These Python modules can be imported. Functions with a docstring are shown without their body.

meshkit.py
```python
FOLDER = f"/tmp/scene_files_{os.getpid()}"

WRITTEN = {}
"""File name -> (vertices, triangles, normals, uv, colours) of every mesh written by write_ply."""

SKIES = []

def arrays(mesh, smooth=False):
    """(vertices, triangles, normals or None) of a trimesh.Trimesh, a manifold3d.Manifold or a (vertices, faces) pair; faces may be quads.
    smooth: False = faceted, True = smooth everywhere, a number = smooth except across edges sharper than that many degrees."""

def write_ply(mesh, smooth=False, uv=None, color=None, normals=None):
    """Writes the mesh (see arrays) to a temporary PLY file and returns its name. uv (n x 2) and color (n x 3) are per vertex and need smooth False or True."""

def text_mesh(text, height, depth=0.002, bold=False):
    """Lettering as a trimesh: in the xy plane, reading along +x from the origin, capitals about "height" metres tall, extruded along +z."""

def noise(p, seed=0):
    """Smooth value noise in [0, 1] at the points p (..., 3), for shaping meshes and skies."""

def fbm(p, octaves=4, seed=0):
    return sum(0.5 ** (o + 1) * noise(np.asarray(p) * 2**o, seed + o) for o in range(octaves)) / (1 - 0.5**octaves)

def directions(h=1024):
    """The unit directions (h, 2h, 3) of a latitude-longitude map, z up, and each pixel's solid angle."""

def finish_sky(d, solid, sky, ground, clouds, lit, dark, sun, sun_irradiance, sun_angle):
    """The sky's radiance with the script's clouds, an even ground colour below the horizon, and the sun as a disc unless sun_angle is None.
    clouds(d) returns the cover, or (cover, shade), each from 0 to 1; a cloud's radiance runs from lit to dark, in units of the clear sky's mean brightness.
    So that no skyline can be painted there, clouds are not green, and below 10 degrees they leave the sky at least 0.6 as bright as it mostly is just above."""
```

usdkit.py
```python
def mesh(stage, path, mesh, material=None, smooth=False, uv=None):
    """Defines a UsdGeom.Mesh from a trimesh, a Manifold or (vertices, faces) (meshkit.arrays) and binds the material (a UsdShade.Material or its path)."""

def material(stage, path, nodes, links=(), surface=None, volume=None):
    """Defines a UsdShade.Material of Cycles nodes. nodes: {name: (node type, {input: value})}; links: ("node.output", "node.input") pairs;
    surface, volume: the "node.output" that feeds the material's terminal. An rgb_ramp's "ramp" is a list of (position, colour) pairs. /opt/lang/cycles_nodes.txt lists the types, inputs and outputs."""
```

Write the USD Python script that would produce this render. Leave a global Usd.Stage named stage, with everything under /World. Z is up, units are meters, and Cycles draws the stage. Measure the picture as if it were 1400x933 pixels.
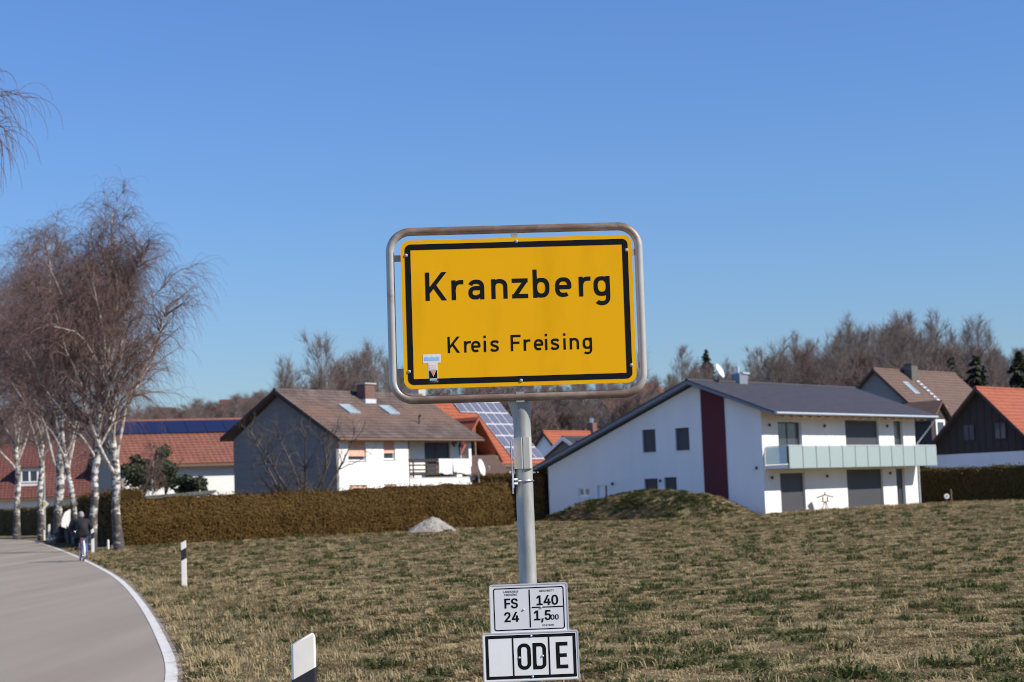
import math, sys
import numpy as np, trimesh, usdkit, meshkit
import shapely
from shapely.geometry import Polygon, LineString, Point, box as sbox
from shapely import affinity, union_all
import manifold3d as m3
from pxr import Usd, UsdGeom, UsdLux, UsdShade, Gf, Sdf, Vt

# ------------------------------------------------------------------ camera, sky, sun
stage = Usd.Stage.CreateInMemory()
UsdGeom.SetStageUpAxis(stage, 'Z'); UsdGeom.SetStageMetersPerUnit(stage, 1.0)
stage.SetDefaultPrim(UsdGeom.Xform.Define(stage, '/World').GetPrim())
UsdGeom.Scope.Define(stage, '/World/Looks')
LENS, EYE = 2500.0, 1.6                      # focal length in pixels of a 1400 wide picture, eye height
PITCH, ROLL = math.atan(218 / LENS), math.radians(2.2)
cF = np.array([0, math.cos(PITCH), math.sin(PITCH)])
U0, R0 = np.array([0, -math.sin(PITCH), math.cos(PITCH)]), np.array([1.0, 0, 0])
cU, cR = math.cos(ROLL) * U0 + math.sin(ROLL) * R0, math.cos(ROLL) * R0 - math.sin(ROLL) * U0
cam = UsdGeom.Camera.Define(stage, '/World/camera')
M = np.eye(4); M[0, :3], M[1, :3], M[2, :3], M[3, :3] = cR, cU, -cF, [0, 0, EYE]
cam.AddTransformOp().Set(Gf.Matrix4d(M.tolist()))
cam.CreateHorizontalApertureAttr(36.0); cam.CreateVerticalApertureAttr(36.0 * 682 / 1024)
cam.CreateFocalLengthAttr(36.0 * LENS / 1400)
cam.CreateFStopAttr(7.1); cam.CreateFocusDistanceAttr(8.0)
cam.CreateClippingRangeAttr(Gf.Vec2f(0.1, 20000))
cam.CreateExposureAttr(0.5)
SUN = np.array([0.94, -0.34]) / math.hypot(0.94, 0.34)
SUN_EL = math.radians(37)
sun_dir = np.array([SUN[0] * math.cos(SUN_EL), SUN[1] * math.cos(SUN_EL), math.sin(SUN_EL)])
sky_mat = usdkit.material(stage, '/World/Looks/sky', {
    's': ('sky_texture', {'sky_type': 'single_scattering', 'sun_disc': False, 'sun_elevation': SUN_EL, 'sun_rotation': math.atan2(SUN[0], SUN[1]),
                          'altitude': 480.0, 'air_density': 1.6, 'aerosol_density': 0.0, 'ozone_density': 3.0}),
    't': ('mix_color', {'blend_type': 'multiply', 'fac': 1.0, 'b': (0.645, 0.935, 1.61), 'use_clamp': False}),
    'b': ('background_shader', {'strength': 0.06})}, [('s.color', 't.a'), ('t.result', 'b.color')], surface='b.background')
dome = UsdLux.DomeLight.Define(stage, '/World/sky')
UsdShade.MaterialBindingAPI.Apply(dome.GetPrim()).Bind(sky_mat)
sun = UsdLux.DistantLight.Define(stage, '/World/sun')
sun.CreateIntensityAttr(1.25); sun.CreateAngleAttr(0.5); sun.CreateNormalizeAttr(True); sun.CreateColorAttr(Gf.Vec3f(1, 0.94, 0.85))
zx = np.cross([0, 0, 1], sun_dir); zx /= np.linalg.norm(zx); zy = np.cross(sun_dir, zx)
M = np.eye(4); M[0, :3], M[1, :3], M[2, :3] = zx, zy, sun_dir
sun.AddTransformOp().Set(Gf.Matrix4d(M.tolist()))


# ------------------------------------------------------------------ helpers
def ray(px, py):
    return LENS * cF + (px - 700) * cR - (py - 466.5) * cU


def at(px, py, Y):
    d = ray(px, py)
    return np.array([0, 0, EYE]) + d * Y / d[1]


def smooth(a, b, x):
    t = np.clip((np.asarray(x, float) - a) / (b - a), 0, 1)
    return t * t * (3 - 2 * t)


def lie(x, y):
    """Height of the land without its small bumps."""
    return 0.34 * smooth(52, 112, y) + 0.0 * np.asarray(x, float)


def on_land(px, py):
    d, z = ray(px, py), 0.0
    for _ in range(30):
        p = np.array([0, 0, EYE]) + d * (z - EYE) / d[2]
        z = 0.6 * z + 0.4 * float(lie(p[0], p[1]))
    return p


taken = {}


def numbered(parent, name):
    k = (parent, name); n = taken.get(k, 0); taken[k] = n + 1
    return f'{parent}/{name}' + (f'_{n:03d}' if n else '')


def path_of(parent):
    return '/World' if parent is None else (parent if isinstance(parent, str) else str(parent.GetPath()))


def tag(prim, label=None, category=None, group=None, kind=None):
    for k, v in (('label', label), ('category', category), ('group', group), ('kind', kind)):
        if v:
            prim.SetCustomDataByKey(k, v)
    return prim


def thing(name, label=None, category=None, loc=(0, 0, 0), yaw=0.0, group=None, scale=None):
    x = UsdGeom.Xform.Define(stage, numbered('/World', name))
    x.AddTranslateOp().Set(Gf.Vec3d(*map(float, loc)))
    if yaw:
        x.AddRotateZOp().Set(float(yaw))
    if scale is not None:
        x.AddScaleOp().Set(Gf.Vec3f(*([float(scale)] * 3 if np.ndim(scale) == 0 else map(float, scale))))
    return tag(x.GetPrim(), label, category, group)


def part(name, mesh, mat, parent=None, smooth_at=False, label=None, kind=None):
    if isinstance(mesh, MB):
        mesh = mesh.mesh()
    m = usdkit.mesh(stage, numbered(path_of(parent), name), mesh, mat, smooth=smooth_at)
    return tag(m.GetPrim(), label, kind=kind)


def copy_of(src, name, label, category, loc, yaw=0.0, group=None, scale=None):
    x = thing(name, label, category, loc, yaw, group, scale)
    x.GetReferences().AddInternalReference(Sdf.Path(src)); x.SetInstanceable(True)
    return x


def strands(name, lines, widths, mat, parent, kind=None, label=None):
    c = UsdGeom.BasisCurves.Define(stage, numbered(path_of(parent), name))
    c.CreateTypeAttr('linear'); c.CreateWrapAttr('nonperiodic')
    pts = np.concatenate(lines).astype(np.float32)
    c.CreatePointsAttr(Vt.Vec3fArray.FromNumpy(pts))
    c.CreateCurveVertexCountsAttr(Vt.IntArray.FromNumpy(np.array([len(l) for l in lines], np.int32)))
    c.CreateWidthsAttr(Vt.FloatArray.FromNumpy(np.concatenate(widths).astype(np.float32))); c.SetWidthsInterpolation('vertex')
    UsdShade.MaterialBindingAPI.Apply(c.GetPrim()).Bind(mat)
    return tag(c.GetPrim(), label, kind=kind)


class MB:
    """Collects shapes into one mesh."""
    def __init__(s):
        s.v, s.f, s.n = [], [], 0

    def add(s, v, f):
        v, f = np.asarray(v, float), np.asarray(f, int)
        if f.shape[1] == 4:
            f = np.vstack([f[:, [0, 1, 2]], f[:, [0, 2, 3]]])
        s.v.append(v); s.f.append(f + s.n); s.n += len(v)
        return s

    def tm(s, m, T=None):
        v = np.array(m.vertices)
        if T is not None:
            v = v @ np.asarray(T)[:3, :3].T + np.asarray(T)[:3, 3]
        return s.add(v, m.faces)

    def box(s, lo, hi):
        (x0, y0, z0), (x1, y1, z1) = lo, hi
        x0, x1 = min(x0, x1), max(x0, x1); y0, y1 = min(y0, y1), max(y0, y1); z0, z1 = min(z0, z1), max(z0, z1)
        v = [(x0, y0, z0), (x1, y0, z0), (x1, y1, z0), (x0, y1, z0), (x0, y0, z1), (x1, y0, z1), (x1, y1, z1), (x0, y1, z1)]
        return s.add(v, [(0, 3, 2, 1), (4, 5, 6, 7), (0, 1, 5, 4), (1, 2, 6, 5), (2, 3, 7, 6), (3, 0, 4, 7)])

    def tube(s, pts, rad, n=8, caps=True):
        pts = np.asarray(pts, float); rad = np.broadcast_to(np.asarray(rad, float), (len(pts),))
        t = np.gradient(pts, axis=0); t /= np.maximum(np.linalg.norm(t, axis=1, keepdims=True), 1e-9)
        a = np.array([0, 0, 1.0]) if abs(t[0][2]) < 0.9 else np.array([1.0, 0, 0])
        u = np.cross(t[0], a); u /= np.linalg.norm(u)
        ang = np.arange(n) * 2 * math.pi / n; rings = []
        for p, tt, r in zip(pts, t, rad):
            u = u - tt * (u @ tt); u /= max(np.linalg.norm(u), 1e-9); w = np.cross(tt, u)
            rings.append(p + r * (np.cos(ang)[:, None] * u + np.sin(ang)[:, None] * w))
        k = len(pts); f = []
        for i in range(k - 1):
            for j in range(n):
                j2 = (j + 1) % n
                f.append((i * n + j, i * n + j2, (i + 1) * n + j2, (i + 1) * n + j))
        v = np.vstack(rings)
        s.add(v, f)
        if caps:
            for i, o in ((0, 1), (k - 1, 0)):
                c = [(i * n + 0, i * n + (j + 1), i * n + j) if o else (i * n, i * n + j, i * n + j + 1) for j in range(1, n - 1)]
                s.f.append(np.array(c) + s.n - len(v))
        return s

    def poly(s, pts, thick):
        """A planar polygon given by 3D points, extruded by the vector thick."""
        p = np.asarray(pts, float); n = len(p); q = p + np.asarray(thick, float)
        nrm = np.cross(p[1] - p[0], p[2] - p[0]); k = np.argmax(np.abs(nrm)); keep = [i for i in range(3) if i != k]
        tri = trimesh.creation.triangulate_polygon(Polygon(p[:, keep]), engine='earcut')
        tv, tf = tri
        # match back to the given points
        idx = [int(np.argmin(np.linalg.norm(p[:, keep] - a, axis=1))) for a in tv]
        tf = np.array([[idx[i] for i in t] for t in tf])
        nn = np.cross(p[tf[0][1]] - p[tf[0][0]], p[tf[0][2]] - p[tf[0][0]])
        if nn @ np.asarray(thick) > 0:
            tf = tf[:, ::-1]
        s.add(p, tf); s.add(q, tf[:, ::-1])
        side = [(i, (i + 1) % n, n + (i + 1) % n, n + i) for i in range(n)]
        a = p[1] - p[0]; c = p.mean(0)
        nn = np.cross(a, thick)
        if nn @ (p[0] - c) < 0:
            side = [x[::-1] for x in side]
        return s.add(np.vstack([p, q]), side)

    def mesh(s):
        return trimesh.Trimesh(np.vstack(s.v), np.vstack(s.f), process=False)


def material(name, color, rough=0.6, vary=None, scale=3.0, detail=4.0, bump=0.0, bump_scale=None, metallic=0.0, spec=0.5, coords='object', stretch=(1, 1, 1), ramp=None, translucent=None, coat=0.0):
    """Principled material; vary = second colour mixed in by noise."""
    nodes = {'p': ('principled_bsdf', {'base_color': color, 'roughness': rough, 'metallic': metallic, 'specular_ior_level': spec, 'coat_weight': coat})}
    links = []
    if vary is not None or bump or ramp:
        if coords == 'object':
            nodes['tc'] = ('texture_coordinate', {}); src = 'tc.object'
        else:
            nodes['g'] = ('geometry', {}); src = 'g.position'
        nodes['mp'] = ('mapping', {'scale': stretch}); links.append((src, 'mp.vector'))
        nodes['n'] = ('noise_texture', {'scale': scale, 'detail': detail, 'roughness': 0.6}); links.append(('mp.vector', 'n.vector'))
        if vary is not None or ramp:
            nodes['r'] = ('rgb_ramp', {'ramp': ramp or [(0.3, color), (0.7, vary)]}); links += [('n.fac', 'r.fac'), ('r.color', 'p.base_color')]
        if bump:
            nodes['n2'] = ('noise_texture', {'scale': bump_scale or scale * 4, 'detail': 3.0}); links.append(('mp.vector', 'n2.vector'))
            nodes['bm'] = ('bump', {'strength': 1.0, 'distance': bump}); links += [('n2.fac', 'bm.height'), ('bm.normal', 'p.normal')]
    surf = 'p.BSDF'
    if translucent is not None:
        nodes['t'] = ('translucent_bsdf', {'color': translucent}); nodes['mx'] = ('mix_closure', {'fac': 0.3})
        links += [('p.BSDF', 'mx.closure1'), ('t.BSDF', 'mx.closure2')]; surf = 'mx.closure'
    return usdkit.material(stage, '/World/Looks/' + name, nodes, links, surface=surf)


# ------------------------------------------------------------------ materials
W = {}
W['plaster'] = material('plaster', (0.72, 0.695, 0.655), 0.85, vary=(0.68, 0.66, 0.62), scale=0.7, bump=0.004, bump_scale=25)
def plaster(name, a, b, foot):
    n = {'tc': ('texture_coordinate', {}), 'm': ('mapping', {'scale': (1.3, 1.3, .12)}), 'n1': ('noise_texture', {'scale': 1.0, 'detail': 5.0}), 'n2': ('noise_texture', {'scale': 2.5, 'detail': 6.0}), 'sx': ('separate_xyz', {}),
         'mr': ('map_range', {'from_min': -0.1, 'from_max': 0.75, 'to_min': 0.75, 'to_max': 0.0, 'clamp': True}), 'mu': ('math', {'math_type': 'multiply'}), 'r': ('rgb_ramp', {'ramp': [(.35, a), (.75, b)]}),
         'mx': ('mix_color', {'b': foot}), 'n3': ('noise_texture', {'scale': 40.0, 'detail': 3.0}), 'bm': ('bump', {'distance': .006}), 'p': ('principled_bsdf', {'roughness': .88})}
    l = [('tc.object', 'm.vector'), ('m.vector', 'n1.vector'), ('tc.object', 'n2.vector'), ('tc.object', 'sx.vector'), ('sx.z', 'mr.value'), ('mr.result', 'mu.value1'), ('n2.fac', 'mu.value2'), ('n1.fac', 'r.fac'), ('r.color', 'mx.a'), ('mu.value', 'mx.fac'),
         ('mx.result', 'p.base_color'), ('tc.object', 'n3.vector'), ('n3.fac', 'bm.height'), ('bm.normal', 'p.normal')]
    return usdkit.material(stage, '/World/Looks/' + name, n, l, surface='p.BSDF')


W['plaster'] = plaster('streaked_plaster', (0.73, 0.70, 0.65), (0.69, 0.66, 0.61), (0.46, 0.41, 0.34))
W['old_plaster'] = material('old_plaster', (0.78, 0.77, 0.73), 0.9, vary=(0.70, 0.69, 0.64), scale=0.6, bump=0.006, bump_scale=14)
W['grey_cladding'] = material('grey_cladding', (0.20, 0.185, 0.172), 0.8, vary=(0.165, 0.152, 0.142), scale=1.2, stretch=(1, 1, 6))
W['dark_block'] = material('dark_block', (0.10, 0.10, 0.082), 0.9, vary=(0.075, 0.075, 0.06), scale=4)
W['panel_rail'] = material('panel_rail', (0.42, 0.42, 0.44), 0.5)
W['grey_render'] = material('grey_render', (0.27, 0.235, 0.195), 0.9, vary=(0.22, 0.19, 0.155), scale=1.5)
W['dark_red'] = material('dark_red_plaster', (0.085, 0.008, 0.012), 0.8, vary=(0.078, 0.007, 0.011), scale=1.0)
W['grey_tile'] = material('grey_tile', (0.042, 0.039, 0.044), 0.6, vary=(0.050, 0.046, 0.051), spec=0.3, scale=1.5)
W['brown_tile'] = material('brown_tile', (0.17, 0.115, 0.095), 0.85, scale=1.1, detail=7, ramp=[(0.3, (0.058, 0.039, 0.034)), (0.5, (0.095, 0.066, 0.056)), (0.7, (0.145, 0.107, 0.091))])
W['brown_tile_b'] = material('brown_tile_plain', (0.095, 0.055, 0.040), 0.8, vary=(0.13, 0.078, 0.055), scale=1.4, detail=6)
W['orange_tile'] = material('orange_tile', (0.235, 0.055, 0.022), 0.75, vary=(0.31, 0.078, 0.03), scale=1.6, detail=6)
W['orange_tile_old'] = material('weathered_orange_tile', (0.155, 0.056, 0.036), 0.8, vary=(0.215, 0.083, 0.052), scale=1.2, detail=6)
W['red_tile'] = material('red_tile', (0.095, 0.030, 0.022), 0.8, vary=(0.135, 0.045, 0.032), scale=1.3, detail=6)
W['fascia'] = material('fascia_metal', (0.16, 0.18, 0.21), 0.5)
W['dark_wood'] = material('dark_wood', (0.028, 0.017, 0.013), 0.75, vary=(0.04, 0.025, 0.018), scale=2, stretch=(8, 8, 1))
W['brown_wood'] = material('brown_wood', (0.16, 0.09, 0.05), 0.7, vary=(0.11, 0.06, 0.035), scale=3, stretch=(6, 6, 1))
W['new_wood'] = material('new_wood', (0.46, 0.24, 0.10), 0.6, vary=(0.38, 0.19, 0.08), scale=3)
W['anthracite'] = material('anthracite_frame', (0.035, 0.037, 0.042), 0.5)
W['blind'] = material('window_blind', (0.05, 0.05, 0.055), 0.55)
W['white_frame'] = material('white_frame', (0.78, 0.78, 0.78), 0.4)
W['shutter'] = material('peach_shutter', (0.62, 0.36, 0.26), 0.7)
W['brick_red'] = material('chimney_brick', (0.11, 0.055, 0.045), 0.85, vary=(0.16, 0.085, 0.07), scale=6)
W['concrete'] = material('concrete', (0.42, 0.41, 0.38), 0.85, vary=(0.34, 0.33, 0.30), scale=2.5)
W['galv'] = material('galvanised_steel', (0.37, 0.375, 0.345), 0.55, vary=(0.25, 0.255, 0.235), scale=26, detail=7, stretch=(1, 1, 0.3), metallic=0.35, bump=0.0004, bump_scale=90)
W['white_plastic'] = material('white_plastic', (0.75, 0.725, 0.66), 0.45, vary=(0.68, 0.65, 0.58), scale=9)
W['black_plastic'] = material('black_plastic', (0.016, 0.017, 0.02), 0.45)
W['reflector'] = material('reflector', (0.55, 0.57, 0.60), 0.25, metallic=0.3)
W['red_reflector'] = material('red_reflector', (0.4, 0.05, 0.03), 0.4)
W['sign_black'] = material('sign_black', (0.008, 0.008, 0.008), 0.35, spec=0.15)
W['sign_white'] = material('sign_white', (0.81, 0.81, 0.78), 0.45, vary=(0.76, 0.76, 0.725), scale=7)
W['sign_grey'] = material('sign_grey', (0.69, 0.69, 0.69), 0.45, vary=(0.65, 0.65, 0.65), scale=8)
W['sign_blue'] = material('sign_blue', (0.03, 0.06, 0.20), 0.45)
W['light_blue'] = material('sticker_blue', (0.25, 0.50, 0.78), 0.5)
W['sticker_white'] = material('sticker_white', (0.75, 0.74, 0.72), 0.5, vary=(0.68, 0.62, 0.60), scale=60)
W['sticker_pink'] = material('sticker_pink', (0.70, 0.48, 0.42), 0.5, vary=(0.75, 0.68, 0.62), scale=120)
W['sticker_orange'] = material('sticker_orange', (0.75, 0.22, 0.07), 0.5)
W['asphalt_gravel'] = material('gravel_edge', (0.25, 0.22, 0.18), 0.95, vary=(0.15, 0.125, 0.095), scale=5, detail=8, bump=0.02, bump_scale=60)
W['sand'] = material('pale_gravel', (0.33, 0.305, 0.26), 0.95, vary=(0.25, 0.23, 0.195), scale=3, detail=8, bump=0.03, bump_scale=25)
W['bark'] = material('grey_bark', (0.13, 0.115, 0.10), 0.9, vary=(0.22, 0.20, 0.17), scale=5, stretch=(1, 1, 0.3))
W['brown_bark'] = material('brown_bark', (0.075, 0.055, 0.042), 0.9, vary=(0.13, 0.10, 0.075), scale=6, stretch=(1, 1, 0.3))
W['far_bark'] = material('far_bark', (0.17, 0.14, 0.115), 0.9)
W['far_twig'] = material('far_twig', (0.165, 0.125, 0.10), 0.9)
W['far_twig_b'] = material('far_twig_russet', (0.15, 0.098, 0.078), 0.9)
W['birch_twig'] = material('birch_twig', (0.128, 0.076, 0.062), 0.8)
W['birch_limb'] = material('birch_limb', (0.34, 0.29, 0.25), 0.85, scale=5, detail=5, ramp=[(0.35, (0.10, 0.075, 0.06)), (0.5, (0.38, 0.33, 0.28)), (0.7, (0.62, 0.58, 0.52))])
W['orchard_bark'] = material('orchard_bark', (0.055, 0.045, 0.038), 0.9, vary=(0.10, 0.08, 0.065), scale=8)
W['dark_green'] = material('dark_green_needles', (0.022, 0.038, 0.018), 0.8, vary=(0.05, 0.065, 0.03), scale=2.0, translucent=(0.03, 0.05, 0.02))
W['spruce'] = material('spruce_needles', (0.042, 0.050, 0.028), 0.8, vary=(0.075, 0.075, 0.045), scale=1.5, translucent=(0.03, 0.045, 0.02))
W['dish'] = material('satellite_dish', (0.66, 0.67, 0.68), 0.4)
W['zinc'] = material('zinc', (0.45, 0.50, 0.55), 0.45, metallic=0.4)
W['cloth'] = material('white_cloth', (0.82, 0.82, 0.84), 0.9, translucent=(0.8, 0.8, 0.82))
W['jacket'] = material('dark_jacket', (0.007, 0.006, 0.008), 0.85)
W['jeans'] = material('jeans', (0.04, 0.08, 0.22), 0.85)
W['hair'] = material('grey_hair', (0.24, 0.23, 0.23), 0.8)
W['skin'] = material('skin', (0.50, 0.30, 0.22), 0.6)
W['shoe'] = material('shoe', (0.02, 0.02, 0.022), 0.6)
W['rubber'] = material('tyre_rubber', (0.02, 0.02, 0.02), 0.8)
W['bike_paint'] = material('bike_paint', (0.10, 0.03, 0.05), 0.35)
W['chrome'] = material('chrome', (0.62, 0.62, 0.64), 0.25, metallic=0.9)
W['solar'] = material('solar_cell', (0.095, 0.098, 0.14), 0.4, vary=(0.115, 0.118, 0.16), scale=3)
W['solar_dark'] = material('solar_cell_dark', (0.007, 0.012, 0.05), 0.45)
W['alu'] = material('aluminium', (0.60, 0.60, 0.60), 0.5, metallic=0.4)
W['haze_hill'] = material('wooded_hill_soil', (0.10, 0.078, 0.060), 1.0, vary=(0.135, 0.105, 0.08), scale=0.05, coords='world')
W['window_wood'] = material('window_shade', (0.07, 0.05, 0.04), 0.6)


def birch_bark():
    n = {'tc': ('texture_coordinate', {}), 'sx': ('separate_xyz', {}),
         'm1': ('mapping', {'scale': (2.6, 2.6, 4.2)}), 'n1': ('noise_texture', {'scale': 1.0, 'detail': 5.0, 'roughness': 0.65}),
         'low': ('map_range', {'from_min': 0.2, 'from_max': 3.0, 'to_min': 0.13, 'to_max': 0.0, 'clamp': True}),
         'add': ('math', {'math_type': 'add'}),
         'r': ('rgb_ramp', {'ramp': [(0.0, (0.60, 0.58, 0.53)), (0.45, (0.54, 0.515, 0.47)), (0.53, (0.13, 0.112, 0.095)), (0.62, (0.045, 0.038, 0.033)), (1, (0.06, 0.05, 0.04))]}),
         'n2': ('noise_texture', {'scale': 14.0, 'detail': 3.0}), 'bm': ('bump', {'distance': 0.03}),
         'p': ('principled_bsdf', {'roughness': 0.85})}
    l = [('tc.object', 'm1.vector'), ('m1.vector', 'n1.vector'), ('tc.object', 'sx.vector'), ('sx.z', 'low.value'), ('n1.fac', 'add.value1'), ('low.result', 'add.value2'),
         ('add.value', 'r.fac'), ('r.color', 'p.base_color'), ('tc.object', 'n2.vector'), ('n2.fac', 'bm.height'), ('bm.normal', 'p.normal')]
    return usdkit.material(stage, '/World/Looks/birch_bark', n, l, surface='p.BSDF')


W['birch'] = birch_bark()


def glass(name, tint, rough=0.05, clear=0.35):
    n = {'d': ('principled_bsdf', {'base_color': tint, 'roughness': 0.4}), 'g': ('glossy_bsdf', {'roughness': rough, 'color': (0.9, 0.9, 0.9)}),
         'fr': ('fresnel', {'IOR': 1.5}), 't': ('transparent_bsdf', {'color': (0.8, 0.9, 0.88)}), 'm1': ('mix_closure', {'fac': clear}), 'm2': ('mix_closure', {})}
    return usdkit.material(stage, '/World/Looks/' + name, n, [('d.BSDF', 'm1.closure1'), ('t.BSDF', 'm1.closure2'), ('fr.fac', 'm2.fac'), ('m1.closure', 'm2.closure1'), ('g.BSDF', 'm2.closure2')], surface='m2.closure')


W['pane'] = glass('window_pane', (0.03, 0.035, 0.04), 0.05, 0.0)
W['frosted'] = glass('frosted_balcony_glass', (0.46, 0.56, 0.54), 0.15, 0.38)
W['skylight'] = glass('skylight_pane', (0.30, 0.38, 0.36), 0.08, 0.0)


def frame_steel():
    n = {'tc': ('texture_coordinate', {}), 'sx': ('separate_xyz', {}), 'az': ('math', {'math_type': 'absolute'}),
         'mr': ('map_range', {'from_min': 0.30, 'from_max': 0.37, 'to_min': -0.18, 'to_max': 0.20, 'clamp': True}),
         'm': ('mapping', {'scale': (5, 14, 9)}), 'n1': ('noise_texture', {'scale': 1.0, 'detail': 7.0, 'roughness': 0.65}),
         'add': ('math', {'math_type': 'add'}),
         'r': ('rgb_ramp', {'ramp': [(0.0, (0.40, 0.395, 0.37)), (0.42, (0.34, 0.325, 0.30)), (0.55, (0.24, 0.185, 0.14)), (0.72, (0.15, 0.095, 0.065)), (1, (0.15, 0.09, 0.06))]}),
         'p': ('principled_bsdf', {'roughness': 0.5, 'metallic': 0.15})}
    l = [('tc.object', 'sx.vector'), ('sx.z', 'az.value1'), ('az.value', 'mr.value'), ('tc.object', 'm.vector'), ('m.vector', 'n1.vector'), ('n1.fac', 'add.value1'), ('mr.result', 'add.value2'),
         ('add.value', 'r.fac'), ('r.color', 'p.base_color')]
    return usdkit.material(stage, '/World/Looks/rusty_frame_steel', n, l, surface='p.BSDF')


W['frame_steel'] = frame_steel()
W['pale_yellow'] = material('pale_yellow', (0.55, 0.48, 0.12), 0.6)
W['sign_yellow'] = material('sign_yellow', (0.78, 0.40, 0.004), 0.42, scale=2.2, detail=3, stretch=(2.5, 1, 0.8), ramp=[(0.3, (0.72, 0.350, 0.002)), (0.5, (0.785, 0.395, 0.003)), (0.7, (0.80, 0.405, 0.003))], spec=0.12)


def field_soil():
    n = {'g': ('geometry', {}),
         'n1': ('noise_texture', {'scale': 0.35, 'detail': 6.0, 'roughness': 0.6}), 'n2': ('noise_texture', {'scale': 3.2, 'detail': 7.0, 'roughness': 0.7}), 'n3': ('noise_texture', {'scale': 22.0, 'detail': 5.0, 'roughness': 0.7}),
         'mp': ('mapping', {'scale': (1.0, 0.55, 1.0)}), 'mq': ('mapping', {'location': (40, 7, 0)}),
         'n4': ('noise_texture', {'scale': 0.9, 'detail': 5.0, 'roughness': 0.65}),
         'r1': ('rgb_ramp', {'ramp': [(0.25, (0.10, 0.076, 0.042)), (0.5, (0.17, 0.13, 0.072)), (0.75, (0.27, 0.21, 0.12))]}),
         'r2': ('rgb_ramp', {'ramp': [(0.3, (0.45, 0.45, 0.45)), (0.7, (1.35, 1.35, 1.35))]}),
         'rg': ('rgb_ramp', {'ramp': [(0.52, (0, 0, 0)), (0.68, (1, 1, 1))]}),
         'avg': ('mix_float', {'fac': 0.5}), 'mul': ('mix_color', {'blend_type': 'multiply', 'fac': 0.8}), 'gr': ('mix_color', {'b': (0.075, 0.085, 0.032)}), 'gf': ('math', {'math_type': 'multiply', 'value2': 0.65}),
         'bm': ('bump', {'distance': 0.05}), 'p': ('principled_bsdf', {'roughness': 1.0, 'specular_ior_level': 0.1})}
    l = [('g.position', 'mp.vector'), ('mp.vector', 'n1.vector'), ('g.position', 'n2.vector'), ('g.position', 'n3.vector'), ('n1.fac', 'avg.a'), ('n2.fac', 'avg.b'), ('avg.result', 'r1.fac'),
         ('n3.fac', 'r2.fac'), ('r1.color', 'mul.a'), ('r2.color', 'mul.b'), ('g.position', 'mq.vector'), ('mq.vector', 'n4.vector'), ('n4.fac', 'rg.fac'), ('rg.color', 'gf.value1'), ('gf.value', 'gr.fac'),
         ('mul.result', 'gr.a'), ('gr.result', 'p.base_color'), ('n3.fac', 'bm.height'), ('bm.normal', 'p.normal')]
    return usdkit.material(stage, '/World/Looks/dry_meadow', n, l, surface='p.BSDF')


W['meadow'] = field_soil()
W['mound'] = material('mound_earth', (0.2, 0.15, 0.09), 1.0, scale=0.9, detail=7, spec=0.1, bump=0.08, bump_scale=9,
                      ramp=[(0.3, (0.24, 0.18, 0.105)), (0.5, (0.18, 0.14, 0.075)), (0.62, (0.10, 0.10, 0.04)), (0.8, (0.06, 0.072, 0.025))])


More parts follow.
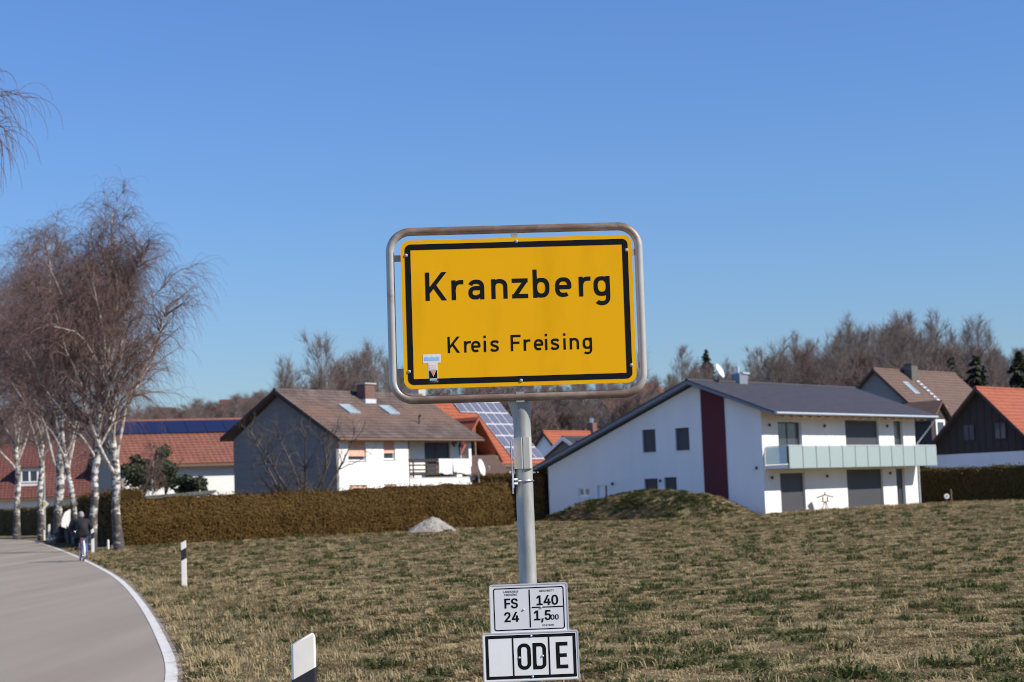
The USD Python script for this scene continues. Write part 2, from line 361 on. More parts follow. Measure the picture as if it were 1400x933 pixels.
def asphalt():
    n = {'g': ('geometry', {}), 'mp': ('mapping', {'scale': (1.0, 0.05, 1.0), 'rotation': (0, 0, -0.2)}), 'n1': ('noise_texture', {'scale': 0.9, 'detail': 3.0}), 'n2': ('noise_texture', {'scale': 60.0, 'detail': 4.0, 'roughness': 0.8}),
         'r1': ('rgb_ramp', {'ramp': [(0.3, (0.222, 0.190, 0.148)), (0.7, (0.290, 0.252, 0.200))]}), 'r2': ('rgb_ramp', {'ramp': [(0.3, (0.65, 0.65, 0.65)), (0.7, (1.3, 1.3, 1.3))]}),
         'mul': ('mix_color', {'blend_type': 'multiply', 'fac': 0.7}), 'bm': ('bump', {'distance': 0.006}), 'p': ('principled_bsdf', {'roughness': 0.85, 'specular_ior_level': 0.3})}
    l = [('g.position', 'mp.vector'), ('mp.vector', 'n1.vector'), ('g.position', 'n2.vector'), ('n1.fac', 'r1.fac'), ('n2.fac', 'r2.fac'), ('r1.color', 'mul.a'), ('r2.color', 'mul.b'), ('mul.result', 'p.base_color'),
         ('n2.fac', 'bm.height'), ('bm.normal', 'p.normal')]
    return usdkit.material(stage, '/World/Looks/asphalt', n, l, surface='p.BSDF')


W['asphalt'] = asphalt()
W['line_paint'] = material('road_paint', (0.62, 0.61, 0.58), 0.7, scale=5, detail=8, coords='world', ramp=[(0.28, (0.38, 0.35, 0.31)), (0.42, (0.56, 0.535, 0.49)), (0.7, (0.63, 0.605, 0.56))])
W['dun'] = material('dun_blades', (0.265, 0.198, 0.108), 0.9, spec=0.15, translucent=(0.16, 0.12, 0.07))
W['straw'] = material('straw_blades', (0.41, 0.32, 0.17), 0.9, spec=0.15, translucent=(0.3, 0.23, 0.12))
W['tan'] = material('tan_blades', (0.235, 0.170, 0.088), 0.9, spec=0.15, translucent=(0.2, 0.14, 0.07))
W['olive'] = material('olive_blades', (0.150, 0.128, 0.056), 0.9, spec=0.15, translucent=(0.12, 0.13, 0.04))
W['green'] = material('green_blades', (0.088, 0.090, 0.036), 0.9, spec=0.15, translucent=(0.07, 0.11, 0.025))
W['hedge_core'] = material('hedge_core', (0.05, 0.030, 0.010), 1.0, vary=(0.075, 0.045, 0.014), scale=1.0, spec=0.1)
W['hedge_leaf'] = material('hedge_leaf', (0.14, 0.085, 0.022), 0.85, spec=0.2, scale=0.8, detail=5, coords='world', ramp=[(0.3, (0.085, 0.048, 0.013)), (0.5, (0.125, 0.073, 0.020)), (0.7, (0.165, 0.100, 0.029))], translucent=(0.08, 0.045, 0.01))
W['hedge_leaf_dark'] = material('hedge_leaf_dark', (0.07, 0.055, 0.018), 0.85, spec=0.2, vary=(0.10, 0.075, 0.022), scale=1.0, coords='world')

# ------------------------------------------------------------------ land, road
EDGE_PX = [(240, 933), (222, 875), (195, 827), (160, 790), (120, 768), (90, 755), (60, 744.5), (38, 739.5)]
edge = [np.array(p) for p in [(-0.5, -60), (-0.9, -20), (-1.3, -2), (-1.9, 6), (-2.55, 12)]] + [on_land(*p)[:2] for p in EDGE_PX]
d = edge[-1] - edge[-2]; d /= np.linalg.norm(d)
edge += [edge[-1] + d * 25 + np.array([-3, 0]), edge[-1] + d * 60 + np.array([-16, -3]), edge[-1] + d * 120 + np.array([-50, -20])]
edge = np.array(edge)
from scipy.interpolate import CubicSpline, PchipInterpolator
s_ = np.r_[0, np.cumsum(np.linalg.norm(np.diff(edge, axis=0), axis=1))]
spl = PchipInterpolator(s_, edge)
ss = np.arange(0, s_[-1], 1.0)
edge_line = spl(ss); tang = np.gradient(edge_line, axis=0); tang /= np.linalg.norm(tang, axis=1, keepdims=True)
for _ in range(8):
    edge_line[1:-1] = (edge_line[:-2] + 2 * edge_line[1:-1] + edge_line[2:]) / 4
tang = np.gradient(edge_line, axis=0); tang /= np.linalg.norm(tang, axis=1, keepdims=True)
right = np.stack([tang[:, 1], -tang[:, 0]], 1)


def strip(a, b, dz, n=2):
    """A sheet along the road's right edge line from offset a to b (metres to the right)."""
    off = np.linspace(a, b, n); rows = []
    for o in off:
        q = edge_line + right * o
        rows.append(np.c_[q, lie(q[:, 0], q[:, 1]) + dz])
    v = np.stack(rows, 1); k = len(edge_line)
    idx = np.arange(k * n).reshape(k, n)
    f = np.stack([idx[:-1, :-1], idx[:-1, 1:], idx[1:, 1:], idx[1:, :-1]], -1).reshape(-1, 4)
    return trimesh.Trimesh(v.reshape(-1, 3), np.vstack([f[:, [0, 1, 2]], f[:, [0, 2, 3]]]), process=False)


from scipy.spatial import cKDTree
road_tree = cKDTree(edge_line)


def off_road(x, y):
    """Signed distance to the right of the edge line."""
    p = np.stack([np.ravel(x), np.ravel(y)], 1); dd, i = road_tree.query(p)
    q = p - edge_line[i]
    return (q[:, 0] * right[i, 0] + q[:, 1] * right[i, 1]).reshape(np.shape(x))


SW_A, SW_B = on_land(330, 800)[:2], on_land(640, 915)[:2]


def land(x, y):
    x, y = np.asarray(x, float), np.asarray(y, float)
    z = lie(x, y)
    o = off_road(x, y)
    bump = 0.10 * (meshkit.fbm(np.stack([x * 0.5, y * 0.5, 0 * x], -1), 3, 3) - 0.5) + 0.05 * (meshkit.fbm(np.stack([x * 2.0, y * 2.0, 0 * x], -1), 2, 9) - 0.5)
    m = smooth(0.3, 1.5, o) * smooth(250, 120, y)
    on = (o < 0.22) & (o > -6.6)
    # a shallow swale between the verge and the meadow
    t = (SW_B - SW_A) / np.linalg.norm(SW_B - SW_A); dist = (x - SW_A[0]) * t[1] - (y - SW_A[1]) * t[0]
    sw = -0.14 * np.exp(-((dist - 0.4) / 0.8) ** 2) + 0.05 * np.exp(-((dist + 1.2) / 0.9) ** 2)
    near = smooth(4, 12, y) * smooth(75, 45, y)
    return z + np.where(on, -0.05, bump * m + sw * near * m)


def grid(xs, ys, zf):
    X, Y = np.meshgrid(xs, ys); Z = zf(X, Y); k, n = X.shape
    idx = np.arange(k * n).reshape(k, n)
    f = np.stack([idx[:-1, :-1], idx[:-1, 1:], idx[1:, 1:], idx[1:, :-1]], -1).reshape(-1, 4)
    return trimesh.Trimesh(np.stack([X, Y, Z], -1).reshape(-1, 3), np.vstack([f[:, [0, 1, 2]], f[:, [0, 2, 3]]]), process=False)


gx = np.r_[np.array([-4000, -1500, -600, -250, -120, -80]), np.arange(-60, 60.1, 0.4), np.array([80, 120, 250, 600, 1500, 4000])]
gy = np.r_[np.array([-2000, -600, -200, -60, -20, 0]), np.arange(6, 60, 0.35), np.arange(60, 130.1, 0.7), np.array([140, 160, 200, 300, 600, 1500, 4000])]
tag(part('ground', grid(gx, gy, land), W['meadow'], smooth_at=True), kind='structure', label='dry winter meadow with tan and green grass')
tag(part('road', strip(-6.0, 0.10, 0.0, 4), W['asphalt'], smooth_at=True), kind='structure')
tag(part('road_shoulder', strip(0.08, 0.27, -0.012), W['asphalt_gravel']), kind='structure')
tag(part('road_marking', strip(-0.07, 0.05, 0.006), W['line_paint']), kind='structure', label='white edge line along the right side of the road')


def hill_height(x, y):
    x, y = np.asarray(x, float), np.asarray(y, float)
    r = smooth(172, 320, y) * 12 + smooth(320, 800, y) * 22
    side = 1 + 0.30 * smooth(20, 90, x) - 0.10 * smooth(-20, -120, x)
    return r * side * smooth(-900, -500, x) * smooth(900, 500, x) + 3 * (meshkit.fbm(np.stack([x / 60, y / 60, 0 * x], -1), 3, 5) - 0.5) * smooth(190, 260, y) - 0.6 * (1 - smooth(170, 185, y)) + 0.4


tag(part('hills', grid(np.linspace(-900, 900, 121), np.r_[np.arange(165, 400, 8), np.arange(400, 1000, 40)], hill_height), W['haze_hill'], smooth_at=True), kind='structure', label='low wooded hill behind the village')

# ------------------------------------------------------------------ lettering
def bar(pts, w, cap=2):
    return LineString(pts).buffer(w / 2, cap_style=cap, join_style=1, quad_segs=6)


def sup(cx, cz, rx, rz, a0, a1, n=28, k=2.5):
    """A rounded arc (superellipse) from angle a0 to a1 in degrees."""
    t = np.radians(np.linspace(a0, a1, n)); c, s = np.cos(t), np.sin(t)
    return [(cx + rx * np.sign(a) * abs(a) ** (2 / k), cz + rz * np.sign(b) * abs(b) ** (2 / k)) for a, b in zip(c, s)]


def ring(cx, cz, rx, rz, w):
    o, i = Polygon(sup(cx, cz, rx + w / 2, rz + w / 2, 0, 360, 56, 2.6)), Polygon(sup(cx, cz, rx - w / 2, rz - w / 2, 0, 360, 56, 2.5))
    return o.difference(i)


def glyph(c, s=0.15):
    """A plain traffic-sign letter with capitals one unit high."""
    h, x = s / 2, 0.70
    if c == 'K':
        g = [bar([(h, 0), (h, 1)], s), bar([(h, 0.27), (0.76, 1.12)], s), bar([(0.29, 0.55), (0.74, -0.12)], s)]
        return union_all(g).intersection(sbox(0, 0, 0.8, 1))
    if c == 'r':
        return union_all([bar([(h, 0), (h, x)], s), bar([(h, 0.36), (h + 0.03, 0.50), (h + 0.10, 0.59), (h + 0.19, x - h), (0.42, x - h)], s)])
    if c == 'n':
        return union_all([bar([(h, 0), (h, x)], s), bar([(h, 0.40)] + sup(0.285, 0.40, 0.21, x - h - 0.40, 165, 0, 16) + [(0.495, 0)], s)])
    if c == 'a':
        return union_all([bar([(0.485, 0), (0.485, 0.42)] + sup(0.275, 0.42, 0.21, x - h - 0.42, 0, 158, 16), s),
                          bar([(0.485, 0.40), (0.27, 0.40)] + sup(0.265, 0.2375, 0.19, 0.1625, 90, 270, 18) + [(0.30, h), (0.42, 0.13), (0.485, 0.2)], s)])
    if c == 'z':
        return union_all([sbox(0, x - s, 0.56, x), sbox(0, 0, 0.56, s), bar([(0.49, x - h), (0.085, h)], s * 1.02)]).intersection(sbox(0, 0, 0.56, x))
    if c == 'b':
        return union_all([bar([(h, 0), (h, 1.0)], s), ring(0.29, 0.35, 0.215, 0.275, s)])
    if c == 'g':
        return union_all([bar([(0.505, x), (0.505, -0.02)] + sup(0.29, -0.02, 0.215, 0.235, 0, -140, 16), s), ring(0.29, 0.35, 0.215, 0.275, s)])
    if c == 'e':
        return union_all([bar([(0.075, 0.35), (0.505, 0.35)] + sup(0.29, 0.37, 0.215, 0.255, 0, 180, 20) + sup(0.29, 0.33, 0.215, 0.255, 180, 305, 16), s)])
    if c == 'i':
        return union_all([sbox(0, 0, s, x), sbox(0, 0.86, s, 1.01)])
    if c == 's':
        return bar([(0.50, 0.545), (0.40, x - h), (0.18, x - h), (0.095, 0.57), (0.10, 0.45), (0.19, 0.385), (0.37, 0.325), (0.455, 0.25), (0.45, 0.13), (0.36, h), (0.15, h), (0.04, 0.16)], s)
    if c == 'F':
        return union_all([sbox(0, 0, s, 1), sbox(0, 1 - s, 0.62, 1), sbox(0, 0.44, 0.54, 0.44 + s)])
    if c == 'O':
        o = lambda r: sbox(r, r, 0.50 - r, 1 - r).buffer(0)
        return sbox(0.24, 0.24, 0.26, 0.76).buffer(0.24).difference(sbox(0.24, 0.24, 0.26, 0.76).buffer(0.105))
    if c == 'D':
        return union_all([sbox(0, 0, 0.3, 1), sbox(0.22, 0.22, 0.28, 0.78).buffer(0.22)]).difference(union_all([sbox(0.14, 0.14, 0.24, 0.86), sbox(0.22, 0.22, 0.28, 0.78).buffer(0.085)]))
    if c == 'E':
        return union_all([sbox(0, 0, 0.14, 1), sbox(0, 0.86, 0.44, 1), sbox(0, 0.43, 0.40, 0.57), sbox(0, 0, 0.44, 0.14)])
    raise KeyError(c)


def upright(shape, y_front, depth=0.0008):
    """A flat shape (x, z) as a thin plate whose front is at y = y_front, facing -y."""
    ms = []
    for g in getattr(shape, 'geoms', [shape]):
        if g.area > 1e-9:
            ms.append(trimesh.creation.extrude_polygon(g, depth, engine='earcut'))
    m = trimesh.util.concatenate(ms); v = np.array(m.vertices)
    return trimesh.Trimesh(np.stack([v[:, 0], y_front + depth - v[:, 2], v[:, 1]], 1), m.faces, process=False)


def rr(x0, z0, x1, z1, r):
    return sbox(x0 + r, z0 + r, x1 - r, z1 - r).buffer(r, quad_segs=8) if r > 0 else sbox(x0, z0, x1, z1)


def print_text(parent, text, x, z, h, mat, y, center=True, bold=True, squash=1.0):
    m = meshkit.text_mesh(text, h, 0.0006, bold=bold)
    if bold:
        m = trimesh.util.concatenate([m.copy().apply_translation([q * h * .022, 0, q * 5e-5]) for q in (-1, 0, 1)])
    v = np.array(m.vertices)
    v[:, 0] *= squash
    x -= (v[:, 0].min() + v[:, 0].max()) / 2 if center else v[:, 0].min()
    return trimesh.Trimesh(np.stack([v[:, 0] + x, y + 0.0006 - v[:, 2], v[:, 1] + z], 1), m.faces, process=False)


def dome_bolt(x, z, y, r=0.008):
    b = MB(); p = [(x, y + 0.002, z), (x, y - 0.001, z), (x, y - 0.0025, z), (x, y - 0.0035, z)]
    return b.tube(p, [r, r, r * 0.75, r * 0.3], 10)


# ------------------------------------------------------------------ the town sign on its pole
D = 7.94
U = 1 / 1050.0                                 # one unit of the sign's own drawing
pc = at(708, 426.5, D)                          # centre of the yellow panel
foot = np.array([0.03, D + 0.06, float(land(0.03, D))])
sign = thing('town_sign', 'yellow place name sign in rounded grey pipe frame on galvanised pole', 'road sign', (foot[0], foot[1], foot[2]), yaw=2.0)
S = Gf.Vec3d
cz = pc[2] - foot[2]; cx = pc[0] - foot[0]
SR = -0.35 * math.pi / 180


def place(m):
    """Sign drawing to the pole's space: a slight turn in its own plane."""
    v = np.array(m.vertices)
    x = v[:, 0] * math.cos(SR) - v[:, 2] * math.sin(SR); z = v[:, 0] * math.sin(SR) + v[:, 2] * math.cos(SR)
    return trimesh.Trimesh(np.stack([x + cx, v[:, 1] - 0.06, z + cz], 1), m.faces, process=False)


bt = MB().tube([(0, 0, -0.4), (0, 0, cz - 0.52), (0, 0, cz - 0.50), (0.0, 0, cz - 0.46), (-0.004, 0, cz - 0.42), (-0.012, 0, cz - 0.385), (-0.014, 0, cz - 0.372)], [.038, .038, .038, .040, .044, .047, .047], 24)
pole = part('pole', bt, W['galv'], sign, smooth_at=40)


def frame_path():
    x0, x1, z0, z1, r = -0.553, 0.537, -0.372, 0.366, 0.09
    pts = []
    for cxx, czz, a in ((x1 - r, z1 - r, 90), (x1 - r, z0 + r, 0), (x0 + r, z0 + r, -90), (x0 + r, z1 - r, -180)):
        for t in np.linspace(a, a - 90, 12):
            pts.append((cxx + r * math.cos(math.radians(t)), 0.012, czz + r * math.sin(math.radians(t))))
    seq = [pts[0]]
    for p in pts[1:] + pts[:1]:
        q = np.array(seq[-1]); p = np.array(p); n = max(1, int(np.linalg.norm(p - q) / 0.12))
        for i in range(1, n + 1):
            seq.append(tuple(q + (p - q) * i / n))
    return seq


fr = MB().tube(frame_path(), 0.0182, 16, caps=False).mesh()
# the frame's own origin lies at the panel's centre, so that its rust follows its top and bottom
fx = UsdGeom.Mesh.Get(stage, part('frame', fr, W['frame_steel'], sign, smooth_at=True, label='grey pipe frame rusty along top and bottom').GetPath())
fx.AddTranslateOp().Set(Gf.Vec3d(cx, -0.06, cz)); fx.AddRotateYOp().Set(-math.degrees(SR))
neck = MB().box((-0.022, 0.0, -0.395), (0.014, 0.026, -0.345)).mesh()
part('frame_neck', place(neck), W['galv'], sign)
PW, PH = 0.506, 0.325
panel = part('panel', place(upright(rr(-PW, -PH, PW, PH, 0.04), -0.012, 0.012)), W['sign_yellow'], sign, label='yellow sheet with black border and lettering')
border = rr(-PW + .018, -PH + .018, PW - .018, PH - .018, 0.026).difference(rr(-PW + .043, -PH + .043, PW - .043, PH - .043, 0.003))
part('border', place(upright(border, -0.0128)), W['sign_black'], panel)


def word(chars, hgt, base, stroke, name='letter'):
    for c, x0 in chars:
        g = affinity.translate(affinity.scale(glyph(c, stroke), hgt, hgt, origin=(0, 0)), x0, base)
        part(name, place(upright(g, -0.0128)), W['sign_black'], panel)


H1 = 130 * U
word([(c, (-422 + 130 * t) * U) for c, t in zip('Kranzberg', (0, .92, 1.51, 2.32, 3.05, 3.79, 4.57, 5.41, 5.93))], H1, 61 * U, 0.147)
H2 = 74 * U
zx_ = (370, 445, 477, 534.5, 564, 658, 717, 764, 815, 840, 899, 928, 987)
word([(c, (x - 693 - 4.5) * U) for c, x in zip('KreisFreising', zx_)], H2, -181 * U, 0.14)
stk = part('sticker', place(upright(sbox(-0.4215, -0.2145, -0.344, -0.176), -0.0128)), W['sticker_white'], panel, label='small white sticker with blurred blue print')
st2 = part('sticker', place(upright(sbox(-0.399, -0.298, -0.358, -0.2145), -0.0128)), W['sticker_white'], panel, label='upright sticker with orange triangle on black')
stk_print = union_all([sbox(-0.416, -0.203, -0.350, -0.189), sbox(-0.411, -0.189, -0.401, -0.186), sbox(-0.385, -0.189, -0.378, -0.186), sbox(-0.362, -0.189, -0.356, -0.186)])
part('sticker_print', place(upright(stk_print, -0.0134)), W['light_blue'], panel)
part('sticker_print', place(upright(sbox(-0.395, -0.2415, -0.363, -0.222), -0.0134)), W['sticker_pink'], panel)
part('sticker_print', place(upright(sbox(-0.396, -0.2935, -0.361, -0.246), -0.0134)), W['sign_black'], panel)
part('sticker_print', place(upright(Polygon([(-0.391, -0.248), (-0.366, -0.248), (-0.3785, -0.274)]).difference(Polygon([(-0.394, -0.248), (-0.3935, -0.248), (-0.3785, -0.278)])), -0.0140)), W['sticker_white'], panel)
part('sticker_print', place(upright(Polygon([(-0.3885, -0.2495), (-0.3685, -0.2495), (-0.3785, -0.270)]), -0.0146)), W['sticker_orange'], panel)
part('sticker_print', place(upright(sbox(-0.394, -0.291, -0.363, -0.280), -0.0140)), W['zinc'], panel)
for zxp, zyp in ((178, 232), (683, 165), (1190, 203), (195, 765), (705, 805), (1210, 733)):
    dx, dz = zxp - 693, zyp - 488
    lx, lz = (dx - dz * 0.0314) * U, -(dx * 0.0314 + dz) * U
    part('bolt', place(dome_bolt(lx, lz, -0.0128).mesh()), W['galv'], sign, smooth_at=True)
for lx, lz, wd, hh in ((-0.522, 0.249, 0.036, 0.014), (-0.522, -0.249, 0.036, 0.014), (0.517, 0.249, 0.036, 0.014), (0.517, -0.249, 0.036, 0.014), (-0.008, 0.338, 0.014, 0.036)):
    b = MB().box((lx - wd / 2, 0.001, lz - hh), (lx + wd / 2, 0.008, lz + hh)) if wd > hh else MB().box((lx - wd, 0.001, lz - hh / 2), (lx + wd, 0.008, lz + hh / 2))
    part('bracket', place(b.mesh()), W['galv'], sign)


def on_pole(px, py, dy):
    """Where the picture's point lies on the plane of the pole's front, dy in front of its axis."""
    return at(px, py, foot[1] - dy)


# station sign
a = on_pole(723.3, 832.2, 0.055)
t = thing('station_sign', 'small grey plate with FS 24 and 140 clamped to the sign pole', 'sign', (a[0], a[1], a[2]), yaw=1.5)
w2, h2 = 0.166, 0.103
body = upright(rr(-w2, -h2, w2, h2, 0.010), -0.003, 0.003)
plate = part('plate', body, W['sign_grey'], t)
part('rim', upright(rr(-w2 - .0035, -h2 - .0035, w2 + .0035, h2 + .0035, 0.012).difference(rr(-w2 + .002, -h2 + .002, w2 - .002, h2 - .002, 0.008)), -0.0045, 0.016), W['alu'], t)
ln = rr(-.152, -.091, .152, .091, 0.010).difference(rr(-.1475, -.0865, .1475, .0865, 0.007))
part('border', upright(ln, -0.0036), W['sign_black'], plate)
part('rule', upright(sbox(0.0005, -.081, .006, .081), -0.0036), W['sign_black'], plate)
part('rule', upright(sbox(0.012, .0015, .148, .0065), -0.0036), W['sign_black'], plate)
for tx, x, z, hh, bold, sq in (('LANDKREIS', -.076, .0705, .0085, False, 1.0), ('FREISING', -.076, .0575, .0085, False, 1.0), ('FS', -.076, .005, .040, True, .92), ('24', -.076, -.053, .040, True, .95),
                               ('ABSCHNITT', .078, .0695, .0080, False, 1.0), ('140', .080, .0135, .040, True, .93), ('1,5', .057, -.0505, .040, True, .93), ('00', .109, -.0505, .021, True, 1.0), ('STATION', .079, -.0775, .0080, False, 1.0)):
    part('lettering', print_text(plate, tx, x, z, hh, None, -0.0036, bold=bold, squash=sq), W['sign_black'], plate)
for x, z in ((-.024, -.004), (.052, .0035)):
    part('bolt', dome_bolt(x, z, -0.0036, 0.005), W['zinc'], t, smooth_at=True)
part('clamp', MB().box((-.05, 0.012, -.02), (.05, .017, .02)).tube([(0.042 * math.cos(q) , 0.055 + 0.042 * math.sin(q), 0) for q in np.linspace(0, 2 * math.pi, 25)], 0.006, 6, caps=False), W['zinc'], t)
# ODE plate
a = on_pole(726, 897.5, 0.06)
t = thing('letter_plate', 'white plate with letters ODE in black boxes at foot of sign pole', 'sign', (a[0], a[1], a[2]), yaw=1.0)
w2, h2 = 0.2035, 0.1015
plate = part('plate', upright(rr(-w2, -h2, w2, h2, 0.008), -0.003, 0.003), W['sign_white'], t)
part('rim', upright(rr(-w2 - .003, -h2 - .003, w2 + .003, h2 + .003, 0.010).difference(rr(-w2 + .002, -h2 + .002, w2 - .002, h2 - .002, 0.006)), -0.0045, 0.016), W['alu'], t)
bd = rr(-.194, -.093, .194, .093, .004).difference(union_all([sbox(-.181, -.080, -.080, .080), sbox(-.073, -.080, .075, .080), sbox(.082, -.080, .181, .080)]))
part('border', upright(bd, -0.0036), W['sign_black'], plate)
part('seam', upright(sbox(-.1835, -.0835, -.182, .0835), -0.0036, 0.0003), W['alu'], plate)
for c, x0 in (('O', -.0575), ('D', .008), ('E', .108)):
    g = affinity.translate(affinity.scale(glyph(c), 0.115, 0.112, origin=(0, 0)), x0, -.056)
    part('letter', upright(g, -0.0036), W['sign_black'], plate)
for x, z in ((-.050, -.004), (.050, .000), (0.004, .0865), (0.004, -.0865)):
    part('bolt', dome_bolt(x, z, -0.0036, 0.0052), W['zinc'], t, smooth_at=True)
part('clamp', MB().box((-.06, 0.012, -.02), (.06, .017, .02)).tube([(-0.005 + 0.042 * math.cos(q), 0.06 + 0.042 * math.sin(q), 0) for q in np.linspace(0, 2 * math.pi, 25)], 0.006, 6, caps=False), W['zinc'], t)
# the sign seen edge on
a = on_pole(714.5, 620, 0.0)
t = thing('edge_on_sign', 'narrow blue sign seen edge on, held by box bracket on the pole', 'sign', (a[0], a[1], a[2]))
part('box_bracket', MB().tm(trimesh.creation.extrude_polygon(Polygon([(-.038, -.040), (-.004, -.046), (.000, -.0435), (.004, -.046), (.030, -.044), (.040, -.032), (.040, .05), (-.038, .05)]), 0.136, engine='earcut'), trimesh.transformations.translation_matrix([0, 0, -.068])), W['concrete'], t, label='beige grey sheet metal box around the pole')
pl = part('plate', MB().box((-.050, -.075, -.175), (-.046, .20, .055)), W['alu'], t)
part('face', MB().box((-.0525, -.074, -.174), (-.0505, .199, .054)), W['sign_blue'], pl)
part('clamp_ring', MB().tube([(0.042 * math.cos(q), 0.042 * math.sin(q), -.121 + 0.0) for q in np.linspace(0, 2 * math.pi, 29)], 0.0042, 6, caps=False), W['chrome'], t)
for z in (-.113, -.131):
    part('bolt', MB().tube([(-.052, -.03, z), (-.024, -.040, z)], 0.0055, 8), W['chrome'], t)
part('clamp_plate', MB().box((-.046, -.042, -.150), (-.042, .03, -.085)), W['zinc'], t)


# ------------------------------------------------------------------ delineator posts
def delineator_parts(parent, hgt=1.0, w=0.118, refl='reflector', band=True):
    """White marker post with a slanted top and a slanted black band holding a reflector; the top rises towards +x."""
    prof = sbox(-w / 2 + .012, -.03, w / 2 - .012, .03).buffer(.012, quad_segs=4)
    prof = prof.union(Polygon([(-w / 2 + .006, .0), (w / 2 - .006, .0), (.028, .072), (-.028, .072)]).buffer(.006, quad_segs=3))

    def between(profile, zlo, zhi, n=3):
        b = np.array(profile.exterior.coords)[:-1]
        if profile.exterior.is_ccw is False:
            b = b[::-1]
        k = len(b); lo = np.c_[b, [zlo(x) for x, y in b]]; hi = np.c_[b, [zhi(x) for x, y in b]]
        mb = MB(); side = [(i, (i + 1) % k, k + (i + 1) % k, k + i) for i in range(k)]
        mb.add(np.vstack([lo, hi]), side)
        tv, tf = trimesh.creation.triangulate_polygon(Polygon(b), engine='earcut')
        mb.add(np.c_[tv, [zhi(x) for x, y in tv]], tf if np.cross(tv[tf[0][1]] - tv[tf[0][0]], tv[tf[0][2]] - tv[tf[0][0]]) > 0 else tf[:, ::-1])
        return mb
    sl = math.tan(math.radians(27))

    def top(x):
        z = hgt - 0.028 + sl * min(x, 0.045)
        if x > 0.045:
            z -= 90 * (x - 0.045) ** 2
        return z + 0.002
    body = part('post_body', between(prof, lambda x: -0.3, top), W['white_plastic'], parent, smooth_at=35)
    if band:
        bp = prof.buffer(.0016)
        z0 = hgt - 0.19
        part('black_band', between(bp, lambda x: z0 - 0.235 + sl * x, lambda x: z0 + sl * x), W['black_plastic'], parent, smooth_at=35)
        part('reflector', MB().box((-.022, -.0365, z0 - 0.205), (.022, -.031, z0 - 0.03)), W[refl], parent)


p = at(413, 866, 8.95)
gz = float(land(p[0], p[1]))
DG = 'white delineator posts along the road edge'
t = thing('delineator_post', 'nearest white marker post with slanted top, cut by the bottom edge', 'marker post', (p[0] + .004, p[1], p[2] - 1.0), yaw=7)
delineator_parts(t)
p = on_land(252, 801)
t = thing('delineator_post', 'white marker post with black band standing alone on the grass verge', 'marker post', (p[0], p[1], p[2]), yaw=10)
delineator_parts(t)
p = on_land(127, 757)
t = thing('delineator_post', 'white marker post with black band beside the cyclist in front of birch trunk', 'marker post', (p[0], p[1], p[2]), yaw=10)
delineator_parts(t, hgt=1.02)
p = on_land(67.5, 742)
t = thing('delineator_post', 'white marker post with red reflector beyond the cyclist', 'marker post', (p[0], p[1], p[2]), yaw=10)
delineator_parts(t, refl='red_reflector', band=False)
part('red_band', MB().box((-.062, -.034, .52), (.062, .034, .68)), W['red_reflector'], t)
p = on_land(60.5, 739)
t = thing('marker_stub', 'plain white stub post at the foot of the thin birch', 'marker post', (p[0], p[1], p[2]))
part('post_body', MB().tube([(0, 0, -.2), (0, 0, .55), (0, 0, .60)], [.05, .05, .03], 10), W['white_plastic'], t, smooth_at=40)
p = on_land(148, 752)
t = thing('boundary_stub', 'short white boundary stub between the two nearest birch trunks', 'marker post', (p[0], p[1], p[2]))
part('post_body', MB().tube([(0, 0, -.2), (0, 0, .40), (0, 0, .44)], [.05, .05, .035], 8), W['white_plastic'], t, smooth_at=40)

